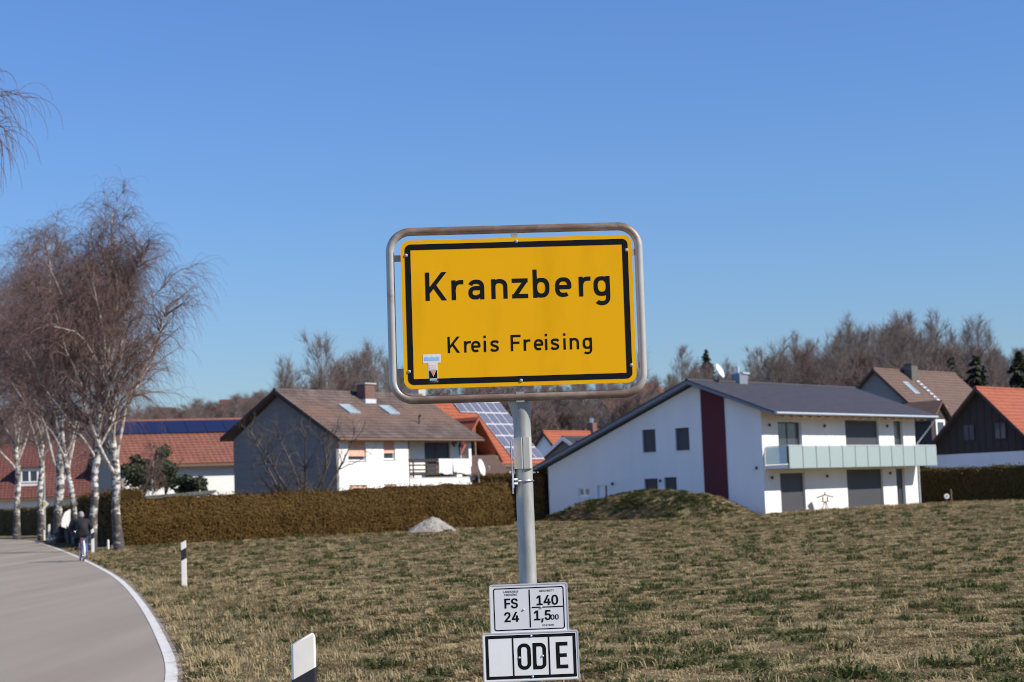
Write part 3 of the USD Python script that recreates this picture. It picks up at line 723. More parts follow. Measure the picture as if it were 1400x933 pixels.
# ------------------------------------------------------------------ houses
class House:
    """A thing in its own space: x along the front, y into the depth, front wall on y = 0."""
    def __init__(s, name, label, corner, yaw, category='house', group=None, z=0.0):
        s.yaw = math.radians(yaw); s.o = np.array([corner[0], corner[1], z])
        s.t = thing(name, label, category, s.o, yaw, group)
        s.e1 = np.array([math.cos(s.yaw), math.sin(s.yaw)]); s.e2 = np.array([-s.e1[1], s.e1[0]])

    def wall(s, mat, pts, axis, pos, thick, holes=(), label=None, name='wall'):
        """A wall given by its outline; axis 'x': it runs along x at y = pos, 'y': along y at x = pos. thick: towards the inside."""
        poly = Polygon(pts)
        for h in holes:
            poly = poly.difference(sbox(*h))
        m = trimesh.creation.extrude_polygon(poly, thick, engine='earcut'); v = np.array(m.vertices)
        if axis == 'x':
            v = np.stack([v[:, 0], pos + v[:, 2], v[:, 1]], 1); f = m.faces[:, ::-1]
        else:
            v = np.stack([pos + v[:, 2], v[:, 0], v[:, 1]], 1); f = m.faces
        return part(name, trimesh.Trimesh(v, f, process=False), mat, s.t, label=label)

    def window(s, axis, pos, rect, inset=0.12, frame=W['anthracite'], pane=None, mull=0, fw=0.06, sill=None, label=None, name='window', blind=None):
        """A window set into the wall: frame bars, pane (sub-part), sill (sub-part), maybe a blind."""
        a0, z0, a1, z1 = rect; sg = 1

        def bx(b, lo, hi, d0, d1):
            if axis == 'x':
                b.box((lo[0], pos + sg * d0, lo[1]), (hi[0], pos + sg * d1, hi[1]))
            else:
                b.box((pos + sg * d0, lo[0], lo[1]), (pos + sg * d1, hi[0], hi[1]))
        b = MB()
        bx(b, (a0, z0), (a0 + fw, z1), inset, inset + .06); bx(b, (a1 - fw, z0), (a1, z1), inset, inset + .06)
        bx(b, (a0 + fw, z0), (a1 - fw, z0 + fw), inset, inset + .06); bx(b, (a0 + fw, z1 - fw), (a1 - fw, z1), inset, inset + .06)
        for k in range(mull):
            x = a0 + (a1 - a0) * (k + 1) / (mull + 1); bx(b, (x - fw * .7, z0 + fw), (x + fw * .7, z1 - fw), inset + .002, inset + .058)
        w = part(name, b, frame, s.t, label=label)
        n = mull + 1
        for k in range(n):
            x0, x1 = a0 + (a1 - a0) * k / n, a0 + (a1 - a0) * (k + 1) / n
            b = MB(); bx(b, (x0 + fw * .75, z0 + fw * .75), (x1 - fw * .75, z1 - fw * .75), inset + .025, inset + .035); part('pane', b, pane or W['pane'], w)
        if sill is not None:
            b = MB(); bx(b, (a0 - .05, z0 - .045), (a1 + .05, z0 - .005), -.05, inset - .002); part('sill', b, sill, w)
        if blind is not None:
            b0, mat = blind
            n = max(3, int((z1 - b0) / 0.10)); b = MB()
            for k in range(n):
                za = z1 - (k + 1) * (z1 - b0) / n; zb = z1 - k * (z1 - b0) / n
                bx(b, (a0 + .01, za + .006), (a1 - .01, zb), inset - .06, inset - .035)
            part('blind', b, mat, w)
        return w

    def wp(s, x, y, z=0):
        return s.o + np.r_[s.e1 * x + s.e2 * y, z]


def slab_roof(x0, x1, ya, za, yb, zb, th):
    """A roof plane between the lines (ya, za) and (yb, zb), from x0 to x1, th thick downwards."""
    n = np.array([0, -(zb - za), yb - ya]); n = n / np.linalg.norm(n) * th
    if n[2] > 0:
        n = -n
    return MB().poly([(x0, ya, za), (x1, ya, za), (x1, yb, zb), (x0, yb, zb)], n)


def tiled(x0, x1, ya, za, yb, zb, course=0.34, pitch=0.30, step=0.03, wave=0.022, sag=0.0, seed=0, per=4):
    """Tile courses as relief: from the eaves (ya, za) up to the ridge (yb, zb)."""
    L = math.hypot(yb - ya, zb - za); nc = max(2, int(round(L / course))); c = L / nc
    d = np.array([yb - ya, zb - za]) / L; nrm = np.array([-d[1], d[0]]); nrm = nrm if nrm[1] > 0 else -nrm
    xs = np.linspace(x0, x1, max(3, int(round((x1 - x0) / pitch * per)) + 1))
    rng = np.random.default_rng(seed)
    ts, hs, ids = [], [], []
    for k in range(nc):
        ts += [k * c, k * c + 1e-4, (k + 1) * c - 2e-4]; hs += [0.0, step, 0.004]; ids += [k, k, k]
    ts, hs = np.array(ts), np.array(hs)
    jit = rng.normal(0, 0.004, (nc, len(xs)))[np.array(ids)]
    w = wave * np.abs(np.sin(np.pi * (xs - x0) / pitch)) ** 0.7
    T, X = np.meshgrid(ts, xs, indexing='ij')
    Hh = hs[:, None] + w[None, :] * (hs[:, None] > 0.002) + jit + sag * np.sin(np.pi * T / L) * -1 + 0.02 * (meshkit.fbm(np.stack([X * .6, T * .6, 0 * X + seed], -1), 2) - .5)
    Y = ya + d[0] * T + nrm[0] * Hh; Z = za + d[1] * T + nrm[1] * Hh
    k, n = T.shape; idx = np.arange(k * n).reshape(k, n)
    f = np.stack([idx[:-1, :-1], idx[:-1, 1:], idx[1:, 1:], idx[1:, :-1]], -1).reshape(-1, 4)
    if (yb - ya) < 0:
        f = f[:, ::-1]
    return trimesh.Trimesh(np.stack([X, Y, Z], -1).reshape(-1, 3), np.vstack([f[:, [0, 1, 2]], f[:, [0, 2, 3]]]), process=False)


def ridge_line(x0, x1, y, z, r=0.11, n=None):
    b = MB(); n = n or max(2, int((x1 - x0) / 0.4)); xs = np.linspace(x0, x1, n + 1)
    for a, c in zip(xs[:-1], xs[1:]):
        b.tube([(a, y, z - r * .5), (c + .03, y, z - r * .5 + .0)], [r * 1.08, r * .95], 8)
    return b


def gable(y0, y1, ye0, ye1, yr, zr, zb=-0.6):
    return [(y0, zb), (y1, zb), (y1, ye1), (yr, zr), (y0, ye0)]


# ---- the white modern house
C0 = at(1047, 706, 103); zb = C0[2]
wh = House('white_house', 'modern white two storey house with grey roof, dark red stripe and glass balcony', C0, 51, z=zb)
K = -zb                                         # heights below are above the land's zero
L1, W1, RY, RZ, E0, E1 = 18.75, 15.35, 4.5, 8.02, 6.15, 3.55
z_ = lambda v: v - zb
so = 0.18
gpts = [(0, -0.8), (W1, -0.8), (W1, z_(E1)), (RY, z_(RZ - .22)), (0, z_(E0 - .02))]
gh = [(7.25, z_(4.13), 8.2, z_(5.46)), (4.88, z_(4.13), 5.85, z_(5.43)), (7.24, z_(.25), 8.18, z_(2.57)), (5.9, z_(.25), 6.76, z_(2.6)), (12.2, z_(1.68), 13.08, z_(2.22)), (10.93, z_(.1), 11.65, z_(2.3))]
wh.wall(W['plaster'], gpts, 'y', 0, .35, gh, label='shaded white gable wall')
fh = [(1.78, z_(3.1), 4.45, z_(5.5)), (9.62, z_(3.1), 13.85, z_(5.67)), (15.85, z_(3.1), 17.1, z_(5.68)), (1.75, z_(.28), 4.5, z_(2.56)), (9.5, z_(.28), 14.05, z_(2.68)), (15.85, z_(.28), 17.0, z_(2.67))]
wh.wall(W['plaster'], [(.35, -.8), (L1 - .35, -.8), (L1 - .35, z_(E0 - .02)), (.35, z_(E0 - .02))], 'x', 0, .35, fh, label='sunlit white balcony wall')
wh.wall(W['plaster'], gpts, 'y', L1 - .35, .35)
wh.wall(W['plaster'], [(.35, -.8), (L1 - .35, -.8), (L1 - .35, z_(E1 - .1)), (.35, z_(E1 - .1))], 'x', W1 - .35, .35)
for a_, b_ in ((0.002, .35), (L1 - .35, L1 - .002)):
    part('wall_corner', MB().box((a_, 0.0, -.8), (b_, -0.004, z_(E0 - .05))), W['plaster'], wh.t)
stripe = [(2.38, -.7), (3.97, -.7), (3.97, z_(RZ - .22 - (RY - 3.97) * .375)), (2.38, z_(RZ - .22 - (RY - 2.38) * .375))]
wh.wall(W['dark_red'], stripe, 'y', -.03, .028, label='dark red vertical stripe on the gable', name='stripe')
for k, h in enumerate(gh):
    if k == 5:
        wh.window('y', 0, (h[0], h[1], h[2], h[3]), inset=.1, frame=W['white_frame'], pane=W['white_frame'], name='door', fw=.08, label='white side door')
        part('door_edge', MB().box((-.004, 10.93, z_(.1)), (.1, 11.05, z_(2.28))), W['anthracite'], wh.t)
    elif k == 4:
        wh.window('y', 0, h, inset=.06, frame=W['white_frame'], mull=1, fw=.09, sill=W['white_frame'], label='small white two pane window')
    else:
        wh.window('y', 0, h, inset=.2, frame=W['anthracite'], sill=W['alu'] if k < 2 else None, blind=(h[1] + .05, W['blind']))
for k, h in enumerate(fh):
    if k == 0:
        wh.window('x', 0, h, inset=.2, mull=1, fw=.08, label='balcony door with bare panes')
    elif k in (2, 5):
        wh.window('x', 0, h, inset=.2, fw=.08, mull=0, label='narrow balcony door' if k == 2 else 'narrow garden door')
    else:
        wh.window('x', 0, h, inset=.2, fw=.08, mull=1 if k != 3 else 0, blind=(h[1] + .08, W['blind']), sill=None)
    if k > 2:
        part('threshold', MB().box((h[0] - .05, -.12, h[1] - .12), (h[2] + .05, .18, h[1] - .01)), W['concrete'], wh.t)
for x, z in ((0.75, 5.3), (7.0, 5.3), (14.85, 5.35), (0.75, 2.33), (7.0, 2.33), (14.9, 2.4)):
    part('wall_lamp', MB().tube([(x, -.11, z_(z) - .09), (x, -.11, z_(z) + .09)], .06, 8).box((x - .03, -.06, z_(z) - .03), (x + .03, .0, z_(z) + .03)), W['anthracite'], wh.t)
for y, z in ((10.45, 2.36), (7.0, 2.42), (.4, 2.9)):
    part('wall_lamp', MB().tube([(-.11, y, z_(z) - .09), (-.11, y, z_(z) + .09)], .06, 8).box((-.06, y - .03, z_(z) - .03), (0, y + .03, z_(z) + .03)), W['anthracite'], wh.t)
# roof
xa, xb = -.55, 19.35
ya, za, yb, zb2 = -1.25, z_(RZ) - (RY + 1.25) * .375, 16.35, z_(RZ) - (16.35 - RY) * .393
part('roof_front', tiled(xa, xb, ya, za + .12, RY, z_(RZ) + .12, course=.4, pitch=.6, step=.012, wave=.004, per=2), W['grey_tile'], wh.t, label='dark grey sunlit roof slope', kind='stuff')
part('roof_back', tiled(xa, xb, yb, zb2 + .12, RY, z_(RZ) + .12, course=.4, pitch=.6, step=.012, wave=.004, per=2), W['grey_tile'], wh.t, kind='stuff')
part('roof_deck', MB().poly([(xa + .01, ya, za + .08), (xa + .01, RY, z_(RZ) + .08), (xa + .01, yb, zb2 + .08), (xa + .01, yb, zb2 - .06), (xa + .01, RY, z_(RZ) - .08), (xa + .01, ya, za - .06)], (xb - xa - .02, 0, 0)), W['fascia'], wh.t)
part('soffit', MB().poly([(xa + .04, ya + .02, za - .063), (xa + .04, -.02, za + (-.02 - ya) * .375 - .063), (xa + .04, -.02, za + (-.02 - ya) * .375 - .085), (xa + .04, ya + .02, za - .085)], (xb - xa - .08, 0, 0)), W['new_wood'], wh.t, label='orange brown timber under the front eaves')
vp = [(xa - .02, ya - .02, za + .13), (xa - .02, RY, z_(RZ) + .15), (xa - .02, yb + .02, zb2 + .13), (xa - .02, yb + .02, zb2 - .09), (xa - .02, RY, z_(RZ) - .10), (xa - .02, ya - .02, za - .09)]
part('verge_board', MB().poly(vp, (.028, 0, 0)), W['fascia'], wh.t, label='grey blue verge board')
part('verge_board', MB().poly([(xb + .0, p[1], p[2]) for p in vp], (.028, 0, 0)), W['fascia'], wh.t)
part('verge_tiles', MB().poly([(xa - .05, ya, za + .135), (xa - .05, RY, z_(RZ) + .16), (xa - .05, yb, zb2 + .135), (xa - .05, yb, zb2 + .06), (xa - .05, RY, z_(RZ) + .085), (xa - .05, ya, za + .06)], (.16, 0, 0)), W['anthracite'], wh.t)
part('gutter', MB().tube([(xa, ya - .09, za + .03), (xb, ya - .09, za + .03)], .075, 10), W['zinc'], wh.t, smooth_at=40)
part('ridge_tiles', ridge_line(xa, xb, RY, z_(RZ) + .17, .1), W['grey_tile'], wh.t)
for k in range(18):
    x = .5 + k * 1.02
    part('rafter', MB().poly([(x, ya + .05, za - .061), (x, 0.0, za + 1.25 * .375 - .061), (x, 0.0, za + 1.25 * .375 - .2), (x, ya + .05, za - .2)], (.12, 0, 0)), W['new_wood'], wh.t)
# downpipe with slanted arm at the far corner
part('downpipe', MB().tube([(19.2, ya - .07, za), (19.05, -.9, za - .6), (L1 + .05, -.1, za - 1.6), (L1 + .05, -.08, z_(3.0)), (L1 + .05, -.08, -.3)], .05, 8), W['zinc'], wh.t, smooth_at=True)
# balcony
by = -1.45
slab = part('balcony_slab', MB().box((.25, by, z_(2.82)), (18.6, -.005, z_(3.02))), W['plaster'], wh.t)
N = 12; x0, x1 = .28, 18.55
part('balcony_rail', MB().box((x0, by - .03, z_(4.06)), (x1, by + .03, z_(4.10))).box((x0 - .02, by, z_(4.06)), (x0 + .04, -.05, z_(4.10))), W['alu'], wh.t)
e = np.linspace(x0, x1, N + 1)
for k in range(N):
    part('glass_panel', MB().box((e[k] + .04, by - .075, z_(2.80)), (e[k + 1] - .04, by - .063, z_(4.04))), W['frosted'], wh.t)
    part('balcony_post', MB().box((e[k] - .035, by - .07, z_(2.80)), (e[k] + .035, by - .005, z_(4.05))), W['anthracite'], wh.t)
part('glass_panel', MB().box((x0 - .055, by + .05, z_(3.04)), (x0 - .043, -.03, z_(4.04))), W['frosted'], wh.t, label='balcony end pane beside the gable')
part('balcony_edge', MB().box((x0 - .06, by - .056, z_(2.78)), (x1, by - .003, z_(2.98))), W['fascia'], wh.t)
# on the ridge
q = MB().box((4.7, RY - .3, z_(RZ) - .5), (5.6, RY + .3, z_(RZ) + .62))
part('chimney', q, W['fascia'], wh.t)
part('chimney_cap', MB().box((5.0, RY - .38, z_(RZ) + .62), (5.75, RY + .38, z_(RZ) + .72)).tube([(5.0, RY, z_(RZ) + .7), (5.0, RY, z_(RZ) + 1.1)], .1, 10), W['zinc'], wh.t)


def dish_mesh(r, depth, n=20):
    v, f = [(0, 0, -depth)], []
    for i, q in enumerate(np.linspace(.25, 1, 5)):
        for j in range(n):
            a = 2 * math.pi * j / n; v.append((q * r * math.cos(a), q * r * math.sin(a) * 1.08, -depth * (1 - q * q)))
    for j in range(n):
        f.append((0, 1 + j, 1 + (j + 1) % n))
    for i in range(4):
        for j in range(n):
            a, b = 1 + i * n + j, 1 + i * n + (j + 1) % n
            f += [(a, a + n, b + n), (a, b + n, b)]
    f = np.array(f); v = np.array(v)
    return trimesh.Trimesh(np.vstack([v, v - [0, 0, .02]]), np.vstack([f, f[:, ::-1] + len(v)]), process=False)


def aim(az, el, c, yaw=0):
    """Rotation that turns +z towards azimuth az (degrees from the house's x) and elevation el, placed at c."""
    a, e = math.radians(az), math.radians(el)
    z = np.array([math.cos(a) * math.cos(e), math.sin(a) * math.cos(e), math.sin(e)]); x = np.cross([0, 0, 1], z); x /= np.linalg.norm(x); y = np.cross(z, x)
    T = np.eye(4); T[:3, 0], T[:3, 1], T[:3, 2], T[:3, 3] = x, y, z, c
    return T


ds = part('satellite_dish', MB().tm(dish_mesh(.42, .1), aim(-80, 25, (2.6, RY - .3, z_(RZ) + .75))), W['dish'], wh.t, smooth_at=50)
part('dish_arm', MB().tube([(2.6, RY, z_(RZ) - .1), (2.6, RY, z_(RZ) + .75)], .03, 6).tube([(2.6, RY - .3, z_(RZ) + .35), (2.68, RY - .85, z_(RZ) + .75)], .02, 6).tube([(2.6, RY, z_(RZ) + .7), (2.6, RY - .25, z_(RZ) + .72)], .03, 6), W['zinc'], ds)

# ---- the older house with the brown roof behind the hedge
Cb = at(461, 662, 105); zb = 0.35
bh = House('brown_roof_house', 'white house with brown tiled roof, brick chimney and grey clad gable behind the hedge', Cb, 54, z=zb)
z_ = lambda v: v - zb
L2, W2, RY2, RZ2 = 13.0, 8.2, 4.4, 8.46
E2 = 5.72
fh = [(1.03, z_(4.25), 2.62, z_(5.42)), (4.2, z_(4.32), 5.28, z_(5.44)), (1.03, z_(1.5), 2.62, z_(2.85)), (4.2, z_(1.5), 5.28, z_(2.85))]
bh.wall(W['old_plaster'], [(0.2, -.6), (6.5, -.6), (6.5, z_(E2)), (0.2, z_(E2))], 'x', 0, .3, fh, label='sunlit white front wall')
rise = (RZ2 - E2) / RY2
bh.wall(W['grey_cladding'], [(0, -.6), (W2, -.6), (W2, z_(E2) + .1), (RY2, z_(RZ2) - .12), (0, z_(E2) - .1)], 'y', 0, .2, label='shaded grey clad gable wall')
for k in range(12):                                   # cladding courses
    zc = z_(2.6) + k * .48
    if zc < z_(RZ2) - .5:
        ya_ = 0.02 if zc < z_(E2) - .2 else (zc - z_(E2) + .15) / rise + .02
        yb_ = W2 - .02 if zc < z_(E2) else RY2 + (z_(RZ2) - .15 - zc) / rise * .86
        part('cladding_joint', MB().box((-.022, ya_, zc), (-.001, yb_, zc + .03)), W['grey_cladding'], bh.t)
bh.wall(W['old_plaster'], [(1.25, -.6), (W2, -.6), (W2, z_(E2)), (1.25, z_(E2))], 'y', L2 - .3, .3)
bh.wall(W['old_plaster'], [(.2, -.6), (L2 - .3, -.6), (L2 - .3, z_(E2)), (.2, z_(E2))], 'x', W2 - .3, .3)
# recessed balcony
bh.wall(W['old_plaster'], [(6.5, -.6), (L2, -.6), (L2, z_(E2) - .02), (6.5, z_(E2) - .02)], 'x', 1.0, .25, [(9.3, z_(3.25), 11.9, z_(5.40)), (7.1, z_(.6), 9.5, z_(2.7))], label='white wall at the back of the balcony', name='balcony_wall')
part('balcony_side', MB().box((6.2, .3, -.6), (6.498, 1.0, z_(E2))), W['old_plaster'], bh.t)
part('balcony_floor', MB().box((6.5, -.05, z_(2.98)), (L2 - .02, .998, z_(3.2))), W['concrete'], bh.t)
part('balcony_ceiling', MB().box((6.5, -.2, z_(E2) - .12), (L2, .998, z_(E2) - .03)), W['brown_wood'], bh.t)
for k, h in enumerate(fh):
    bh.window('x', 0, h, inset=.14, frame=W['white_frame'], fw=.06, mull=0, sill=W['concrete'], blind=(h[3] - (h[3] - h[1]) * (.78 if k == 0 else .68), W['shutter']))
bh.window('x', 1.0, (9.3, z_(3.25), 11.9, z_(5.40)), inset=.1, frame=W['brown_wood'], mull=1, fw=.1, label='brown balcony window', name='window')
bh.window('x', 1.0, (7.1, z_(.6), 9.5, z_(2.7)), inset=.1, frame=W['brown_wood'], mull=1, fw=.1)
part('balcony_post', MB().box((12.45, -.03, z_(.0)), (12.70, .2, z_(E2) - .1)), W['plaster'], bh.t, label='white square post at the corner')
part('balcony_post', MB().box((6.52, -.02, z_(3.2)), (6.60, .08, z_(E2) - .12)), W['brown_wood'], bh.t)
for za in (3.35, 3.62, 3.9, 4.18):
    part('balcony_rail', MB().box((6.5, -.06, z_(za)), (12.45, -.02, z_(za) + .1)), W['dark_wood'], bh.t)
for k in range(5):
    part('rail_post', MB().box((6.9 + k * 1.3, -.015, z_(3.2)), (6.98 + k * 1.3, .045, z_(4.28))), W['dark_wood'], bh.t)
part('rail_cap', MB().box((6.48, -.09, z_(4.29)), (12.46, .03, z_(4.33))), W['dark_wood'], bh.t)
part('balcony_skirt', MB().box((6.5, -.058, z_(2.72)), (12.4, -.04, z_(3.12))), W['plaster'], bh.t)
# flowers and ornaments painted green hang on the back wall
for cx_, cz_, r_ in ((12.25, 4.98, .14), (12.72, 5.02, .22)):
    b = MB(); rng = np.random.default_rng(int(cx_ * 100))
    for q in range(14):
        a_ = rng.uniform(0, 6.28); rr_ = r_ * rng.uniform(.3, 1)
        p0 = np.array([cx_ + rr_ * math.cos(a_), .94, cz_ + rr_ * math.sin(a_)])
        b.tube([p0, p0 + [.05 * math.cos(a_), -.02, .05 * math.sin(a_)], p0 + [.11 * math.cos(a_), .0, .11 * math.sin(a_)]], [.02, .04, .01], 5)
    if r_ > .2:
        b.box((cx_ + .03, .92, cz_ - .75), (cx_ + .07, .96, cz_ - .1))
    part('wall_plant', b, W['dark_green'], bh.t)
xa, xb = -.35, L2 + .35
ye, ze, yo, zo = -.5, z_(RZ2) - (RY2 + .5) * rise, W2 + .75, z_(RZ2) - (W2 + .75 - RY2) * rise * .92
part('roof_front', tiled(xa, xb, ye, ze + .14, RY2, z_(RZ2) + .14, course=.36, pitch=.30, step=.035, wave=.03, sag=.05, seed=2), W['brown_tile'], bh.t, label='weathered brown roof slope towards the field', kind='stuff')
part('roof_back', tiled(xa, xb, yo, zo + .14, RY2, z_(RZ2) + .14, course=.36, pitch=.9, step=.035, wave=.02, seed=3), W['brown_tile'], bh.t, kind='stuff')
part('roof_deck', MB().poly([(xa + .02, ye, ze + .13), (xa + .02, RY2, z_(RZ2) + .13), (xa + .02, yo, zo + .13), (xa + .02, yo, zo - .04), (xa + .02, RY2, z_(RZ2) - .06), (xa + .02, ye, ze - .04)], (xb - xa - .04, 0, 0)), W['brown_wood'], bh.t)
part('verge_board', MB().poly([(xa - .03, ye, ze + .16), (xa - .03, RY2, z_(RZ2) + .18), (xa - .03, yo, zo + .16), (xa - .03, yo, zo - .08), (xa - .03, RY2, z_(RZ2) - .1), (xa - .03, ye, ze - .08)], (.05, 0, 0)), W['dark_wood'], bh.t)
part('ridge_tiles', ridge_line(xa, xb, RY2, z_(RZ2) + .2, .13), W['brown_tile'], bh.t)
part('gutter', MB().tube([(xa, ye - .07, ze + .05), (xb, ye - .07, ze + .05)], .07, 8), W['brown_wood'], bh.t, smooth_at=40)
yz = lambda y: z_(RZ2) + .14 - (RY2 - y) * rise


def skylight(h, x0, y0, x1, y1, yz, lab=None):
    n = np.array([0, yz(y0) - yz(y1), y1 - y0]); n = n / np.linalg.norm(n)
    P0 = lambda x, y, o: np.array([x, y, yz(y)]) + n * o
    b = MB(); fw = .09
    for (u0, v0, u1, v1) in ((x0, y0, x1, y0 + fw), (x0, y1 - fw, x1, y1), (x0, y0 + fw, x0 + fw, y1 - fw), (x1 - fw, y0 + fw, x1, y1 - fw)):
        b.poly([P0(u0, v0, .10), P0(u1, v0, .10), P0(u1, v1, .10), P0(u0, v1, .10)], -n * .16)
    w = part('skylight', b, W['zinc'], h.t, label=lab)
    part('pane', MB().poly([P0(x0 + fw, y0 + fw, .06), P0(x1 - fw, y0 + fw, .06), P0(x1 - fw, y1 - fw, .06), P0(x0 + fw, y1 - fw, .06)], -n * .03), W['skylight'], w)


skylight(bh, 3.6, 2.05, 4.6, 2.95, yz); skylight(bh, 7.3, 2.05, 8.3, 2.95, yz)
ch = part('chimney', MB().box((6.55, 3.3, z_(RZ2) - 1.1), (7.45, 4.0, z_(RZ2) + .62)), W['brick_red'], bh.t, label='red brick chimney')
part('flashing', MB().box((6.50, 3.24, z_(RZ2) - 1.0), (7.50, 4.05, yz(3.25) + .28)), W['alu'], ch)
part('cap', MB().box((6.47, 3.22, z_(RZ2) + .622), (7.53, 4.08, z_(RZ2) + .70)), W['concrete'], ch)
part('vent_pipe', MB().tube([(9.0, 1.1, yz(1.1) - .1), (9.0, 1.1, yz(1.1) + .45)], .05, 8).tube([(9.0, 1.1, yz(1.1) + .45), (9.0, .95, yz(1.1) + .55)], .07, 8), W['anthracite'], bh.t)
# satellite dish on a mast at the balcony corner
dpos = bh.wp(13.05, -.55)
t = thing('satellite_dish', 'round white satellite dish on a pole beside the balcony with laundry', 'satellite dish', (dpos[0], dpos[1], .35), yaw=54)
zc = 3.42
part('mast', MB().tube([(0, .25, -.2), (0, .25, zc + .2)], .04, 8), W['zinc'], t)
part('bowl', MB().tm(dish_mesh(.50, .12), aim(-75, 12, (0, 0, zc))), W['dish'], t, smooth_at=50)
part('feed_arm', MB().tube([(0, -.02, zc - .45), (.02, -.6, zc - .15), (.02, -.62, zc)], .018, 6).tube([(.02, -.62, zc), (.02, -.5, zc + .01)], .04, 8).tube([(0, .25, zc), (0, .08, zc)], .04, 6), W['zinc'], t)
# laundry over the rail


def sheet(name, label, x0, x1, drop0, drop1, seed):
    rng = np.random.default_rng(seed); n = 22; k = 12
    u = np.linspace(0, 1, n); v = np.linspace(0, 1, k); Ug, Vg = np.meshgrid(u, v)
    ph = rng.uniform(0, 6.28, 3)
    fold = .035 * np.sin(Ug * 19 + ph[0]) * (.3 + Vg) + .02 * np.sin(Ug * 37 + ph[1]) * Vg
    X = x0 + (x1 - x0) * Ug + .02 * np.sin(Vg * 5 + ph[2]); dr = drop0 + (drop1 - drop0) * Ug + .03 * np.sin(Ug * 9 + ph[1])
    Z = z_(4.36) - dr * Vg; Y = -.13 + fold - .01 * Vg
    v3 = np.stack([X, Y, Z], -1).reshape(-1, 3); idx = np.arange(n * k).reshape(k, n)
    f = np.stack([idx[:-1, :-1], idx[:-1, 1:], idx[1:, 1:], idx[1:, :-1]], -1).reshape(-1, 4)
    top = np.stack([X[0], Y[0] + .14, Z[0] - .25], -1); v3 = np.vstack([v3, top]); o = n * k
    f = np.vstack([f, [(o + i, o + i + 1, i + 1, i) for i in range(n - 1)]])
    t = thing(name, label, 'bed sheet', bh.o, 54, None)
    part('cloth', (v3, f), W['cloth'], t, smooth_at=True)


sheet('bed_sheet', 'white sheet hung over the balcony rail, left of the two', 9.25, 10.6, .92, 1.02, 4)
sheet('bed_sheet', 'wider white sheet with uneven hem hung over the rail beside the white post', 10.66, 12.42, .82, 1.06, 9)


# ---- plainer houses farther back
def plain_house(name, label, corner, yaw, L, Wd, eave, ridge, walls, roof, z=0.3, ry=None, over=(.35, .6), gable_mat=None, course=.36, seed=1, roof_label=None, openings=(), gable_openings=(), group=None, verge='dark_wood'):
    h = House(name, label, corner, yaw, z=z, group=group); q = lambda v: v - z
    h.q = q; ry = ry or Wd / 2; rise = (ridge - eave) / ry; rise2 = (ridge - eave) / (Wd - ry); h.rise, h.ry = rise, ry
    gm = gable_mat or walls
    h.wall(walls, [(.2, -.6), (L - .2, -.6), (L - .2, q(eave) - .02), (.2, q(eave) - .02)], 'x', 0, .25, [o[:4] for o in openings])
    h.wall(gm, gable(0, Wd, q(eave) - .04, q(eave) - .04, ry, q(ridge) - .1), 'y', 0, .2, [o[:4] for o in gable_openings])
    h.wall(gm, gable(0, Wd, q(eave) - .04, q(eave) - .04, ry, q(ridge) - .1), 'y', L - .2, .2)
    h.wall(walls, [(.2, -.6), (L - .2, -.6), (L - .2, q(eave) - .02), (.2, q(eave) - .02)], 'x', Wd - .25, .25)
    for o in openings:
        h.window('x', 0, o[:4], inset=.1, frame=W[o[4]] if len(o) > 4 else W['anthracite'], mull=o[5] if len(o) > 5 else 0, sill=W['concrete'])
    for o in gable_openings:
        h.window('y', 0, o[:4], inset=.1, frame=W[o[4]] if len(o) > 4 else W['anthracite'], mull=o[5] if len(o) > 5 else 0)
    xa, xb = -over[0], L + over[0]
    ye, ze = -over[1], q(ridge) - (ry + over[1]) * rise; yo, zo = Wd + over[1], q(ridge) - (Wd + over[1] - ry) * rise2
    part('roof_front', tiled(xa, xb, ye, ze + .14, ry, q(ridge) + .14, course=course, pitch=.36, step=.035, wave=.03, seed=seed), roof, h.t, label=roof_label, kind='stuff')
    part('roof_back', tiled(xa, xb, yo, zo + .14, ry, q(ridge) + .14, course=course, pitch=.9, seed=seed + 1), roof, h.t, kind='stuff')
    part('roof_deck', MB().poly([(xa + .02, ye, ze + .12), (xa + .02, ry, q(ridge) + .12), (xa + .02, yo, zo + .12), (xa + .02, yo, zo - .04), (xa + .02, ry, q(ridge) - .06), (xa + .02, ye, ze - .04)], (xb - xa - .04, 0, 0)), W['brown_wood'], h.t)
    vm = W[verge]
    for x in (xa - .03, xb - .02):
        part('verge_board', MB().poly([(x, ye, ze + .16), (x, ry, q(ridge) + .18), (x, yo, zo + .16), (x, yo, zo - .08), (x, ry, q(ridge) - .1), (x, ye, ze - .08)], (.05, 0, 0)), vm, h.t)
    part('ridge_tiles', ridge_line(xa, xb, ry, q(ridge) + .2, .13), roof, h.t)
    h.yz = lambda y: q(ridge) + .14 - (ry - y) * rise
    h.n = np.array([0, -rise, 1.0]) / math.hypot(rise, 1)
    h.over = over
    return h


def on_slope(h, x0, y0, x1, y1, lift, th):
    """A plate lying on the front roof slope between two corners."""
    P0 = lambda x, y: np.array([x, y, h.yz(y)]) + h.n * lift
    return MB().poly([P0(x0, y0), P0(x1, y0), P0(x1, y1), P0(x0, y1)], -h.n * th)


def local_of(h, p):
    d = np.array([p[0] - h.o[0], p[1] - h.o[1]]); return np.array([d @ h.e1, d @ h.e2, p[2] - h.o[2]])


